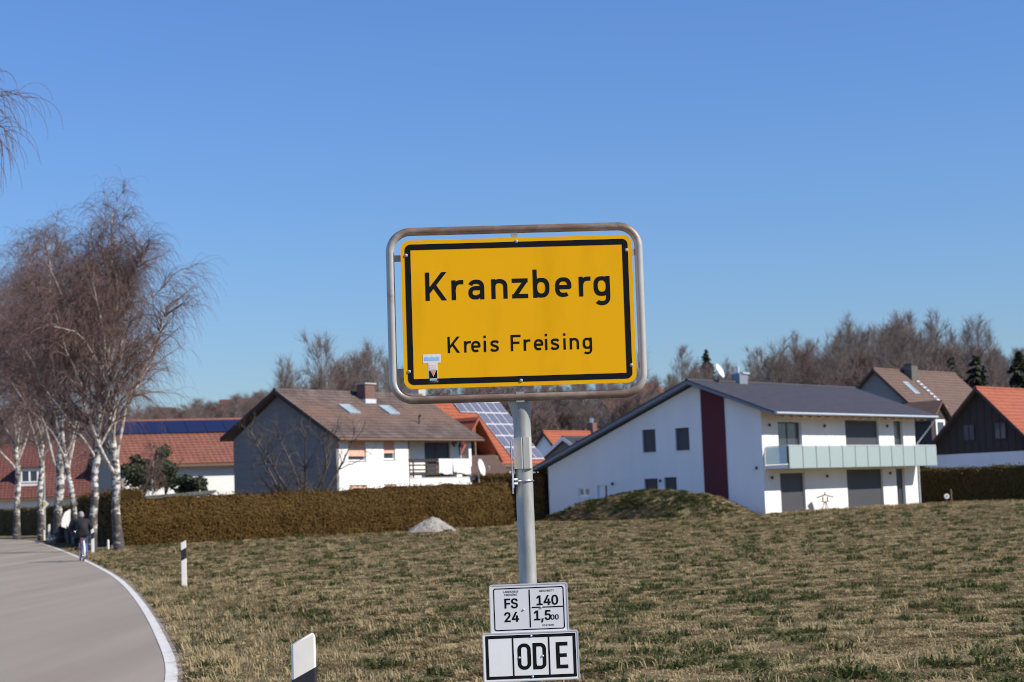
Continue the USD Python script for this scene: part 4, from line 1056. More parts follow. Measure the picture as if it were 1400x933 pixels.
# long white house with orange roof at the left
c = at(166, 672, 118)
lh = plain_house('long_white_house', 'long white house with weathered orange roof and blue solar strip behind the birches', c, 24, 21, 9.5, 5.0, 7.75, W['old_plaster'], W['orange_tile_old'], z=.42, seed=11,
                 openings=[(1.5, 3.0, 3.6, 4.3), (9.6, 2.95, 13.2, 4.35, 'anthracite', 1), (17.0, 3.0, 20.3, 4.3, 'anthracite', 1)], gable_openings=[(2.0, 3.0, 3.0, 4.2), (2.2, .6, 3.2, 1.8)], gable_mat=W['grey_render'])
n = 16
for k in range(n):
    x0 = -.1 + 21.2 * k / n; x1 = -.1 + 21.2 * (k + 1) / n
    part('solar_panel', on_slope(lh, x0 + .015, lh.ry - 1.75, x1 - .015, lh.ry - .22, .13, .05), W['solar_dark'], lh.t)
part('terrace_wall', MB().box((13.6, -1.4, -.4), (21, -1.25, 1.65)), W['plaster'], lh.t)
part('terrace_rail', MB().box((13.6, -1.42, 1.66), (21, -1.36, 1.72)).box((13.6, -1.42, 2.3), (21, -1.36, 2.36)), W['concrete'], lh.t)
for k in range(5):
    part('rail_post', MB().box((13.6 + k * 1.7, -1.40, 1.72), (13.66 + k * 1.7, -1.38, 2.3)), W['concrete'], lh.t)

# solar house behind the brown roofed one
R1 = at(680, 548.5, 140)
yaw = 54; e1 = np.array([math.cos(math.radians(yaw)), math.sin(math.radians(yaw))]); e2 = np.array([-e1[1], e1[0]])
Ls, Ws, rs = 12.5, 8.0, R1[2] - .15
es = rs - 4 * 1.12
corner = R1[:2] - e1 * (Ls + .35) - e2 * (Ws / 2)
sh = plain_house('solar_roof_house', 'house with orange tiled roof carrying a large field of solar panels', corner, yaw, Ls, Ws, es, rs, W['old_plaster'], W['orange_tile'], z=.35, seed=21, over=(.35, .45))
PWx, PWy = .98, .80
for r in range(5):
    y1 = sh.ry - .18 - r * PWy
    for k in range(6 if r == 0 else 4):
        x1 = Ls + .22 - k * PWx
        part('solar_panel', on_slope(sh, x1 - PWx + .09, y1 - PWy + .055, x1 - .09, y1 - .055, .17, .03), W['solar'], sh.t)
part('panel_frame', on_slope(sh, Ls + .24 - 6 * PWx, sh.ry - .17 - PWy, Ls + .24, sh.ry - .14, .13, .03), W['panel_rail'], sh.t)
part('panel_frame', on_slope(sh, Ls + .24 - 4 * PWx, sh.ry - .20 - 5 * PWy, Ls + .24, sh.ry - .172 - PWy, .13, .03), W['panel_rail'], sh.t)
part('chimney', MB().box((2.2, sh.ry - .9, sh.q(rs) - .9), (3.0, sh.ry - .2, sh.q(rs) + .7)), W['concrete'], sh.t)
# gabled wing in front of its roof
A = local_of(sh, at(655, 570, 129)); xw, zw = A[0], A[2]; hw = 2.5; yf = A[1]; dep = 7.0; pz = 1.12
w = part('wing_roof', MB().poly([(xw - hw - .2, yf, zw - (hw + .2) * pz), (xw, yf, zw), (xw, yf, zw - .22), (xw - hw - .2, yf, zw - (hw + .2) * pz - .22)], (0, dep, 0)), W['orange_tile'], sh.t, label='orange roof of the gabled wing')
part('wing_roof', MB().poly([(xw + hw + .2, yf, zw - (hw + .2) * pz - .22), (xw, yf, zw - .22), (xw, yf, zw), (xw + hw + .2, yf, zw - (hw + .2) * pz)], (0, dep, 0)), W['orange_tile'], sh.t)
for k in range(5):
    f0 = (k + .5) / 5.2; xx = xw - (hw + .2) * f0
    part('tile_course', MB().box((xx - .06, yf + .02, zw - (hw + .2) * f0 * pz - .03), (xx + .03, yf + dep, zw - (hw + .2) * f0 * pz + .05)), W['orange_tile_old'], sh.t)
part('wing_gable', MB().poly([(xw - hw, yf + 1.5, zw - hw * pz - .2), (xw + hw, yf + 1.5, zw - hw * pz - .2), (xw, yf + 1.5, zw - .25)], (0, .1, 0)), W['dark_wood'], sh.t)
part('tie_beam', MB().box((xw - hw, yf + .1, zw - hw * pz - .15), (xw + hw, yf + .3, zw - hw * pz + .08)), W['brown_wood'], sh.t)
part('king_post', MB().box((xw - .45, yf + .12, zw - hw * pz + .08), (xw - .3, yf + .28, zw - .8)), W['brown_wood'], sh.t)
for x in (xw - hw + .1, xw + hw - .25):
    part('wing_post', MB().box((x, yf + .1, -.3), (x + .15, yf + .25, zw - hw * pz - .15)), W['dark_wood'], sh.t)
part('wing_wall', MB().box((xw - hw + .1, yf + 1.6, -.4), (xw + hw - .1, yf + 1.8, zw - hw * pz - .15)), W['old_plaster'], sh.t)
part('wing_window', MB().box((xw - 1.2, yf + 1.55, 2.6), (xw + .7, yf + 1.599, 3.7)), W['pane'], sh.t)
# brown lean-to roof between
a0 = at(600, 668, 119); a1 = at(706, 657, 120); b0 = at(600, 626, 123); b1 = at(676, 622, 123)
t = thing('shed', 'low shed with plain grey brown roof behind the hedge', 'shed', (a0[0], a0[1], .35))
o = np.array([a0[0], a0[1], .35])
part('roof', MB().poly([a0 - o, a1 - o, b1 - o, b0 - o], (0, .05, -.16)), W['brown_tile_b'], t)
part('wall', MB().poly([a0 - o + [0.2, .25, -.1], a1 - o + [-.2, .25, -.1], np.array([a1[0] - o[0] - .2, a1[1] - o[1] + .25, -.5]), np.array([.2, .25, -.5])], (0, .2, 0)), W['brown_wood'], t)

# orange gable house in the middle, the blue grey gable in front of it
R1 = at(741, 590, 168); yaw = 52
e1 = np.array([math.cos(math.radians(yaw)), math.sin(math.radians(yaw))]); e2 = np.array([-e1[1], e1[0]])
rs = R1[2] - .15; Ws = 7.0
corner = R1[:2] + e1 * .35 - e2 * Ws / 2
oh = plain_house('orange_roof_house', 'cream house with bright orange roof behind the sign pole', corner, yaw, 9.0, Ws, rs - 4.0, rs, W['old_plaster'], W['orange_tile'], z=.4, seed=31, over=(.3, .3), gable_openings=[(2.6, 1.2, 3.6, 2.4)])
p = local_of(oh, at(793, 580, 172))
part('chimney', MB().box((7.2, oh.ry - .35, oh.q(rs) - .5), (7.9, oh.ry + .35, oh.q(rs) + 1.0)), W['brick_red'], oh.t)
part('chimney_cap', MB().tube([(7.55, oh.ry, oh.q(rs) + 1.0), (7.55, oh.ry, oh.q(rs) + 1.45)], .2, 10), W['chrome'], oh.t, smooth_at=40)
R1 = at(800, 588, 176); corner = R1[:2] - e2 * 3.4
oh2 = plain_house('red_roof_annex', 'house with darker red roof adjoining the orange one above the white verge', corner, yaw, 8, 6.8, R1[2] - 3.4, R1[2] - .15, W['old_plaster'], W['red_tile'], z=.4, seed=33, over=(.2, .3))
R1 = at(769, 598, 142); corner = R1[:2] + e1 * .4 - e2 * 4.2
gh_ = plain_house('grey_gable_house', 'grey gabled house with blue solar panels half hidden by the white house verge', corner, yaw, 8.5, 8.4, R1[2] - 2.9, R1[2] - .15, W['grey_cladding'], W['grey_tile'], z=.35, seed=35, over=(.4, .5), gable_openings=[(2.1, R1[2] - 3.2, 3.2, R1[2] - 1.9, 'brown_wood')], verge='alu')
for r in range(2):
    for k in range(4):
        part('solar_panel', on_slope(gh_, .5 + k * 1.7, gh_.ry - .5 - (r + 1) * 1.1, .5 + k * 1.7 + 1.62, gh_.ry - .5 - r * 1.1 - .06, .15, .04), W['solar_dark'], gh_.t)

# right: brown house with ladder on its roof
R0_, R1_ = at(1193, 508, 150), at(1305, 507.5, 161)
yaw = math.degrees(math.atan2(*(R1_ - R0_)[1::-1])); Lr = float(np.linalg.norm((R1_ - R0_)[:2])) - .6
e1 = np.array([math.cos(math.radians(yaw)), math.sin(math.radians(yaw))]); e2 = np.array([-e1[1], e1[0]])
rs = (R0_[2] + R1_[2]) / 2 - .15; Ws = 10.5
corner = R0_[:2] + e1 * .3 - e2 * Ws / 2
rb = plain_house('brown_ladder_house', 'tall brown roofed house with roof ladder, chimney and white dormer window', corner, yaw, Lr, Ws, rs - 5.0, rs, W['old_plaster'], W['brown_tile_b'], z=.4, seed=41, over=(.3, .5), gable_mat=W['grey_cladding'])
p = local_of(rb, at(1258, 520, 153))
cxx = p[0]
q = part('chimney', MB().box((cxx - .55, rb.ry - 1.05, rb.q(rs) - 1.6), (cxx + .55, rb.ry - .35, rb.q(rs) + .55)), W['dark_block'], rb.t, label='dark grey chimney')
part('cap', MB().box((cxx - .62, rb.ry - 1.12, rb.q(rs) + .552), (cxx + .62, rb.ry - .28, rb.q(rs) + .64)), W['anthracite'], q)
b = MB()
for sx in (-.2, .2):
    b.add(*(lambda m: (m.vertices, m.faces))(on_slope(rb, cxx + .15 + sx - .03, rb.ry - 3.6, cxx + .15 + sx + .03, rb.ry - 1.1, .12, .05).mesh()))
ld = part('roof_ladder', b, W['alu'], rb.t, kind=None)
for k in range(9):
    y = rb.ry - 3.5 + k * .29
    part('rung', on_slope(rb, cxx - .08, y, cxx + .38, y + .07, .15, .04), W['white_frame'], ld)
skylight(rb, cxx - 2.6, rb.ry - 2.3, cxx - 1.75, rb.ry - 1.2, rb.yz)
A = local_of(rb, at(1289, 547, 146)); xw, yf, zw = A
for s_g in (-1, 1):
    pts = [(xw, yf, zw), (xw + s_g * 1.7, yf, zw - 1.5), (xw + s_g * 1.7, yf, zw - 1.68), (xw, yf, zw - .18)]
    part('dormer_roof', MB().poly(pts if s_g < 0 else pts[::-1], (0, 4.5, 0)), W['brown_tile_b'], rb.t)
part('dormer_wall', MB().poly([(xw - 1.4, yf + .4, zw - 4.0), (xw + 1.4, yf + .4, zw - 4.0), (xw + 1.4, yf + .4, zw - 1.4), (xw, yf + .4, zw - .22), (xw - 1.4, yf + .4, zw - 1.4)], (0, 3.6, 0)), W['dark_wood'], rb.t)
rb.window('x', yf + .33, (xw - .75, zw - 3.1, xw + .75, zw - 1.55), inset=.0, frame=W['white_frame'], fw=.2, label='white dormer window')

# right: dark timber gable with orange roof
R0_ = at(1333, 530, 130); yaw = 50
e1 = np.array([math.cos(math.radians(yaw)), math.sin(math.radians(yaw))]); e2 = np.array([-e1[1], e1[0]])
rs = R0_[2] - .15; Ws = 9.0
corner = R0_[:2] + e1 * .6 - e2 * Ws / 2
rh = plain_house('timber_gable_house', 'house with dark timber gable and orange roof beyond the right hedge', corner, yaw, 9.5, Ws, rs - 4.6, rs, W['old_plaster'], W['orange_tile'], z=.4, seed=51, over=(.6, .9), gable_mat=W['dark_wood'])
part('lower_wall', MB().box((-.06, .01, -.6), (-.004, Ws - .01, rh.q(rs) - 4.5)), W['plaster'], rh.t, label='white lower wall')
for y0 in (1.3, 5.2):
    rh.window('y', -.13, (y0, .9, y0 + 1.5, 1.75), inset=0, frame=W['brown_wood'], mull=1)
for y0 in (2.6, 5.0):
    rh.window('y', -.09, (y0, rh.q(rs) - 3.6, y0 + .9, rh.q(rs) - 2.4), inset=0, frame=W['dark_wood'], mull=1)
for k in range(16):
    y = .35 + k * (Ws - .7) / 15; top = rh.q(rs) - .35 - abs(y - Ws / 2) * rh.rise
    part('timber_batten', MB().box((-.03, y - .03, rh.q(rs) - 4.49), (-.001, y + .03, top)), W['dark_wood'], rh.t)
part('chimney', MB().box((8.6, rh.ry - .5, rh.q(rs) - .8), (9.4, rh.ry + .3, rh.q(rs) + .8)), W['anthracite'], rh.t)
part('chimney_cap', MB().tube([(8.8, rh.ry - .1, rh.q(rs) + .8), (8.8, rh.ry - .1, rh.q(rs) + 1.1)], .14, 8).tube([(9.2, rh.ry - .1, rh.q(rs) + .8), (9.2, rh.ry - .1, rh.q(rs) + 1.1)], .14, 8), W['dish'], rh.t)

# far left house across the road
c = at(-60, 712, 172)
fl = plain_house('roadside_house', 'house with red brown roof, dormer and cream wall at the far end of the road', c, 8, 16, 10, 4.0, 8.6, W['old_plaster'], W['red_tile'], z=.6, seed=61, openings=[(6.0, .9, 7.6, 2.0, 'white_frame', 1), (8.6, .9, 9.8, 2.0, 'white_frame')])
for x0 in (5.6, 12.6):
    p = (x0, 1.4)
    part('dormer', MB().box((x0, .6, fl.yz(.6) - .3), (x0 + 2.2, 3.2, fl.yz(.6) + 1.75)), W['plaster'], fl.t)
    part('dormer_roof', MB().box((x0 - .25, .3, fl.yz(.6) + 1.752), (x0 + 2.45, 3.6, fl.yz(.6) + 1.9)), W['red_tile'], fl.t)
    fl.window('x', .53, (x0 + .3, fl.yz(.6) + .35, x0 + 1.9, fl.yz(.6) + 1.55), inset=0, frame=W['white_frame'], mull=1, fw=.12)

# houses on the hill, far away
for px, py, Y, yw, L, Wd, eh, rh_, wm, rf, lab in (
        (868, 549, 235, 50, 5, 5, 3, 2.4, 'old_plaster', 'orange_tile', 'far house with orange roof showing above the white verge'),
        (898, 523, 420, 40, 7, 7, 3, 3.0, 'old_plaster', 'orange_tile', 'far house with red orange roof among bare trees beside the white house ridge'),
        (985, 518.5, 420, 12, 17, 7, 3, 2.2, 'old_plaster', 'orange_tile', 'long far roof in orange just above the grey ridge'),
        (226, 552, 520, 20, 5, 5, 4, 2.6, 'plaster', 'brown_tile_b', 'small far white house on the hill behind the birch twigs'),
        (299, 551, 520, 30, 5, 5, 4, 2.4, 'plaster', 'brown_tile_b', 'small far house with pale gable beside the brown roof house edge'),
        (325, 541, 620, 8, 15, 8, 3.2, 3.0, 'old_plaster', 'red_tile', 'long far barn with dull red roof on the left hill')):
    p = at(px, py, Y)
    h_ = plain_house('hill_house', lab, p[:2] - np.array([L * .4, 0]), yw, L, Wd, eh, eh + rh_, W[wm], W[rf], z=0, over=(.4, .5), seed=71, group=None, openings=[(1, 1.0, 2.2, 2.2), (2.8, 1.0, 4.0, 2.2)])
    x = UsdGeom.Xformable(h_.t); ops = x.GetOrderedXformOps(); v = ops[0].Get(); ops[0].Set(Gf.Vec3d(v[0], v[1], p[2] - eh - rh_ - (1.2 if px < 400 else 0)))

# ------------------------------------------------------------------ hedges, heaps
def leaf_cards(pts, nrm, size, rng, tilt=1.0):
    """Small two-triangle leaves at the points, roughly facing nrm."""
    n = len(pts); a = rng.normal(size=(n, 3)); d = nrm + tilt * rng.normal(size=(n, 3)) * .6; d /= np.linalg.norm(d, axis=1, keepdims=True)
    u = np.cross(a, d); u /= np.maximum(np.linalg.norm(u, axis=1, keepdims=True), 1e-9); w = np.cross(d, u)
    s = size * rng.uniform(.6, 1.4, (n, 1)); u, w = u * s * .5, w * s
    v = np.stack([pts - u - w * .5, pts + u * 1.0 - w * .2, pts + w * .6, pts - u * .9 + w * .1], 1).reshape(-1, 3)
    o = np.arange(n)[:, None] * 4
    return v, np.vstack([o + [0, 1, 2], o + [0, 2, 3]])


def hedge(name, label, a, b, hgt, thick, seed, leaf, n_leaf, taper=.0, leaf_size=.09, hb=None, end_taper=True):
    """A trimmed hedge from a to b (its front foot line); thick to the left of that direction."""
    rng = np.random.default_rng(seed); a, b = np.asarray(a, float), np.asarray(b, float); L = np.linalg.norm(b - a); e = (b - a) / L; n2 = np.array([-e[1], e[0]])
    hb = hb or hgt; z0 = float(lie(*a)); t = thing(name, label, 'hedge', (a[0], a[1], z0 - .1), math.degrees(math.atan2(e[1], e[0])))
    prof = [(0.05, -.2), (-.05, .15), (-.02, .62), (taper, .97), (taper + .12, 1.0), (thick - taper * .5, 1.0), (thick, .95), (thick, -.2)]
    prof = np.array(prof); seg = np.r_[0, np.cumsum(np.linalg.norm(np.diff(prof * [1, hgt], axis=0), axis=1))]
    q = np.arange(0, seg[-1], .16); pr = np.c_[np.interp(q, seg, prof[:, 0]), np.interp(q, seg, prof[:, 1])]
    xs = np.arange(0, L + .01, .16); X, Q = np.meshgrid(xs, np.arange(len(q)))
    hh = hgt + (hb - hgt) * X / L
    Y, Z = pr[Q, 0], pr[Q, 1] * hh
    c = thick / 2
    lump = .28 * (meshkit.fbm(np.stack([X * .9, Y * .9, Z * .9], -1), 4, seed) - .5) + .12 * (meshkit.fbm(np.stack([X * 3, Y * 3, Z * 3], -1), 2, seed + 5) - .5)
    Y = Y + lump * np.where(Y < c, -1, 1); Z = Z + 1.0 * lump * (pr[Q, 1] > .9)
    edge_r = .25 * np.exp(-X / .2) + .25 * np.exp(-(L - X) / .2)
    Y = c + (Y - c) * (1 - edge_r)
    v = np.stack([X, Y, Z], -1).reshape(-1, 3); k, m = X.shape; idx = np.arange(k * m).reshape(k, m)
    f = np.stack([idx[:-1, :-1], idx[:-1, 1:], idx[1:, 1:], idx[1:, :-1]], -1).reshape(-1, 4); f = np.vstack([f[:, [0, 1, 2]], f[:, [0, 2, 3]]])
    ends = []
    for col, flip in ((0, True), (m - 1, False)):
        ring_ = idx[:, col]; vc = v[ring_].mean(0); ci = len(v); v = np.vstack([v, vc])
        tri = np.stack([ring_[:-1], ring_[1:], np.full(k - 1, ci)], 1); ends.append(tri[:, ::-1] if flip else tri)
    f = np.vstack([f] + ends)
    tm = trimesh.Trimesh(v, f, process=False)
    tm.invert() if (tm.face_normals[0] @ [0, -1, 0]) < 0 else None
    part('hedge_body', tm, W['hedge_core'], t, smooth_at=True)
    pts, fi = trimesh.sample.sample_surface(tm, n_leaf, seed=seed)
    nr = tm.face_normals[fi]; keep = pts[:, 2] > .02
    pts, nr = pts[keep], nr[keep]
    clump = meshkit.fbm(pts * 2.2, 3, seed + 2); ok = clump > .27
    pts, nr = pts[ok] + nr[ok] * (rng.uniform(-.02, .09, (ok.sum(), 1)) + .16 * (rng.uniform(0, 1, (ok.sum(), 1)) < .06) + .12 * (clump[ok, None] - .5)), nr[ok]
    part('hedge_leaves', leaf_cards(pts, nr, leaf_size, rng), leaf, t, kind='stuff')
    return t


ha, hb_ = on_land(168, 748)[:2], on_land(706, 718.5)[:2]
hedge('long_hedge', 'long trimmed brown hedge between the birches and the sign pole', ha, hb_, 2.15, 1.5, 3, W['hedge_leaf'], 120000, taper=.42, hb=2.42, leaf_size=.062)
# its shaded end between the birch trunks, running back from the corner
e_ = (hb_ - ha) / np.linalg.norm(hb_ - ha); n_ = np.array([-e_[1], e_[0]])
hedge('side_hedge', 'dark shaded hedge behind the birch trunks at the left end of the long hedge', ha + [-6.9, 20.5], ha + [-.45, 1.1], 2.5, 1.2, 4, W['hedge_leaf'], 9000)
g2 = wh.wp(-.3, W1 + .2)[:2]; d2 = wh.e2
hedge('back_hedge', 'dark shaded hedge running back beside the left corner of the white house', g2 + d2 * 9, g2, 3.0, 1.2, 5, W['hedge_leaf'], 9000)
q0, q1 = at(1245, 690, 124), at(1440, 686, 117)
hedge('right_hedge', 'dark hedge to the right of the white house below the timber gable', q0[:2], q1[:2], 2.35, 1.3, 6, W['hedge_leaf_dark'], 14000)
q0, q1 = at(-45, 738, 160), at(122, 733, 134)
hedge('roadside_hedge', 'low dark hedge behind the farthest birch trunks beside the road', q0[:2], q1[:2], 2.2, 1.2, 7, W['hedge_leaf_dark'], 8000)


def heap(name, label, category, center, yaw, rx, ry, hgt, mat, seed, rough=.1, flat=1.6, skew=0., res=48, group=None, sharp=1.):
    c = np.asarray(center); x = np.linspace(-1.25, 1.25, res); X, Y = np.meshgrid(x, x); R = np.sqrt(X * X + Y * Y)
    R = R * (1 + .16 * (meshkit.fbm(np.stack([X * 1.2 + seed, Y * 1.2, 0 * X], -1), 3, seed) - .5) * 2)
    Z = hgt * np.clip(1 - R ** flat, -.15, None) ** 1 if sharp == 1. else hgt * np.where(R < 1, np.clip(1 - R, 0, 1) ** sharp, -.1)
    Z = Z * (1 + skew * X) + rough * (meshkit.fbm(np.stack([X * 5, Y * 5, 0 * X + seed], -1), 4, seed + 1) - .5) * smooth(1.2, .7, R)
    idx = np.arange(res * res).reshape(res, res); f = np.stack([idx[:-1, :-1], idx[:-1, 1:], idx[1:, 1:], idx[1:, :-1]], -1).reshape(-1, 4)
    v = np.stack([X * rx, Y * ry, Z], -1).reshape(-1, 3)
    t = thing(name, label, category, c, yaw, group)
    tm = trimesh.Trimesh(v, np.vstack([f[:, [0, 1, 2]], f[:, [0, 2, 3]]]), process=False)
    part('heap_body', tm, mat, t, smooth_at=True)
    return t, tm


p = on_land(591, 728)
gp, gm = heap('gravel_heap', 'small pale gravel heap in front of the long hedge', 'gravel heap', (p[0], p[1] + .8, p[2] - .02), 8, 1.38, 1.2, .80, W['sand'], 5, rough=.16, sharp=.88, res=70, skew=-.1)
sp, _ = trimesh.sample.sample_surface(gm, 900, seed=3); rs_ = np.random.default_rng(8); b = MB(); ico = trimesh.creation.icosphere(0)
for q in sp[sp[:, 2] > -.03]:
    b.add(np.array(ico.vertices) * rs_.uniform(.012, .045) * rs_.uniform(.6, 1.2, 3) + q, ico.faces)
part('stones', b, W['sand'], gp, kind='stuff')
p0 = wh.wp(-4.6, 5.0)
md, md_mesh = heap('earth_mound', 'long grassy earth mound in front of the white gable', 'earth mound', (p0[0], p0[1], .20), 147, 6.9, 2.6, 1.66, W['mound'], 8, rough=.38, flat=2.2, res=90, skew=-.16)
p = on_land(80, 742)
hp, hm = heap('brushwood_heap', 'dark triangular heap beside the birch trunk left of the cyclist', 'brushwood heap', (p[0] + .6, p[1] + 1.5, p[2]), 0, 1.3, .9, 1.15, W['orchard_bark'], 12, rough=.25, sharp=.9, skew=.35)
# white board on a wooden post left of the cyclist
p = on_land(92, 745)
t = thing('notice_board', 'oblong white board on a short wooden post left of the cyclist', 'board', (p[0], p[1], p[2]), 20)
part('post', MB().tube([(0.1, 0, -.2), (-.02, 0, .95)], .06, 8), W['brown_wood'], t)
part('board', MB().poly([(-.28, -.05, .92), (.02, -.05, .80), (.16, -.05, 1.2), (.18, -.05, 1.78), (-.10, -.05, 1.62), (-.24, -.05, 1.3)], (0, .03, 0)), W['sign_white'], t)
# priority road diamond
p = on_land(61, 738)
ps = at(60.5, 689.5, p[1] - .1)
t = thing('priority_road_sign', 'small yellow and white diamond sign on grey post among the birch trunks', 'road sign', (ps[0], ps[1], p[2]), 3)
zz = ps[2] - p[2]
part('pole', MB().tube([(0, 0.04, -.3), (0, 0.04, zz + 2.3)], .06, 10), W['galv'], t, smooth_at=40)
sg = .24
part('plate', upright(Polygon([(0, zz - sg), (sg, zz), (0, zz + sg), (-sg, zz)]).buffer(.03), -.03, .01), W['sign_white'], t)
part('yellow_field', upright(Polygon([(0, zz - .15), (.15, zz), (0, zz + .15), (-.15, zz)]).buffer(.015), -.034), W['pale_yellow'], t)
# bird feeder on a tripod
b0 = wh.wp(7.6, -3.6); pb = at(1129, 700, b0[1])
t = thing('bird_feeder', 'small roofed wooden bird feeder on tripod in front of the white wall', 'bird feeder', (pb[0], pb[1], pb[2] - .05))
for k in range(3):
    a = k * 2.094 + .5
    part('leg', MB().tube([(.38 * math.cos(a), .38 * math.sin(a), -.2), (.05 * math.cos(a), .05 * math.sin(a), .62)], .025, 6), W['brown_wood'], t)
part('tray', MB().box((-.25, -.2, .62), (.25, .2, .66)), W['brown_wood'], t)
for x in (-.13, .13):
    part('upright', MB().box((x - .025, -.08, .66), (x + .025, .08, .92)), W['brown_wood'], t)
part('roof', MB().poly([(-.48, -.25, .90), (0, -.25, 1.06), (.48, -.25, .90), (.48, -.25, .86), (0, -.25, 1.01), (-.48, -.25, .86)], (0, .5, 0)), W['dark_wood'], t)
part('finial', MB().tube([(0, 0, 1.03), (0, 0, 1.2)], .04, 6), W['dark_wood'], t)
# marker disc and stake by the right hedge
pm = at(1295, 690, 112)
t = thing('round_marker', 'little round white marker on a thin stake near the right hedge', 'marker', (pm[0], pm[1], pm[2]))
part('stake', MB().tube([(0, 0.02, -.2), (0, 0.02, .5)], .025, 6), W['brown_wood'], t)
part('disc', MB().tube([(0, 0, .5), (0, -.03, .5)], .16, 16), W['sign_white'], t)
part('disc_centre', MB().tube([(0, -.031, .5), (0, -.036, .5)], .08, 12), W['concrete'], t)
pm = at(1301, 690, 112.5)
t = thing('wooden_stake', 'thin upright wooden stake right of the little round marker', 'stake', (pm[0], pm[1], pm[2]))
part('shaft', MB().tube([(0, 0, -.2), (.0, 0, .85), (-.01, 0, .95)], [.06, .055, .02], 7), W['brown_wood'], t)

# ------------------------------------------------------------------ trees
def bend(p, d, L, n, rng, wob=.08, up=0.0, droop=0.0):
    pts = [np.array(p, float)]; d = np.array(d, float) / np.linalg.norm(d)
    for i in range(n):
        d = d + rng.normal(0, wob, 3) + np.array([0, 0, up - droop * (i / n)]); d /= np.linalg.norm(d)
        pts.append(pts[-1] + d * L / n)
    return np.array(pts)


def along(pts, t):
    i = min(int(t * (len(pts) - 1)), len(pts) - 2); f = t * (len(pts) - 1) - i
    d = pts[i + 1] - pts[i]
    return pts[i] * (1 - f) + pts[i + 1] * f, d / np.linalg.norm(d)


def around(d, ang, az, rng=None):
    """d turned away by ang at azimuth az about itself."""
    d = d / np.linalg.norm(d); a = np.array([0, 0, 1.0]) if abs(d[2]) < .95 else np.array([1.0, 0, 0]); u = np.cross(d, a); u /= np.linalg.norm(u); w = np.cross(d, u)
    return d * math.cos(ang) + (u * math.cos(az) + w * math.sin(az)) * math.sin(ang)


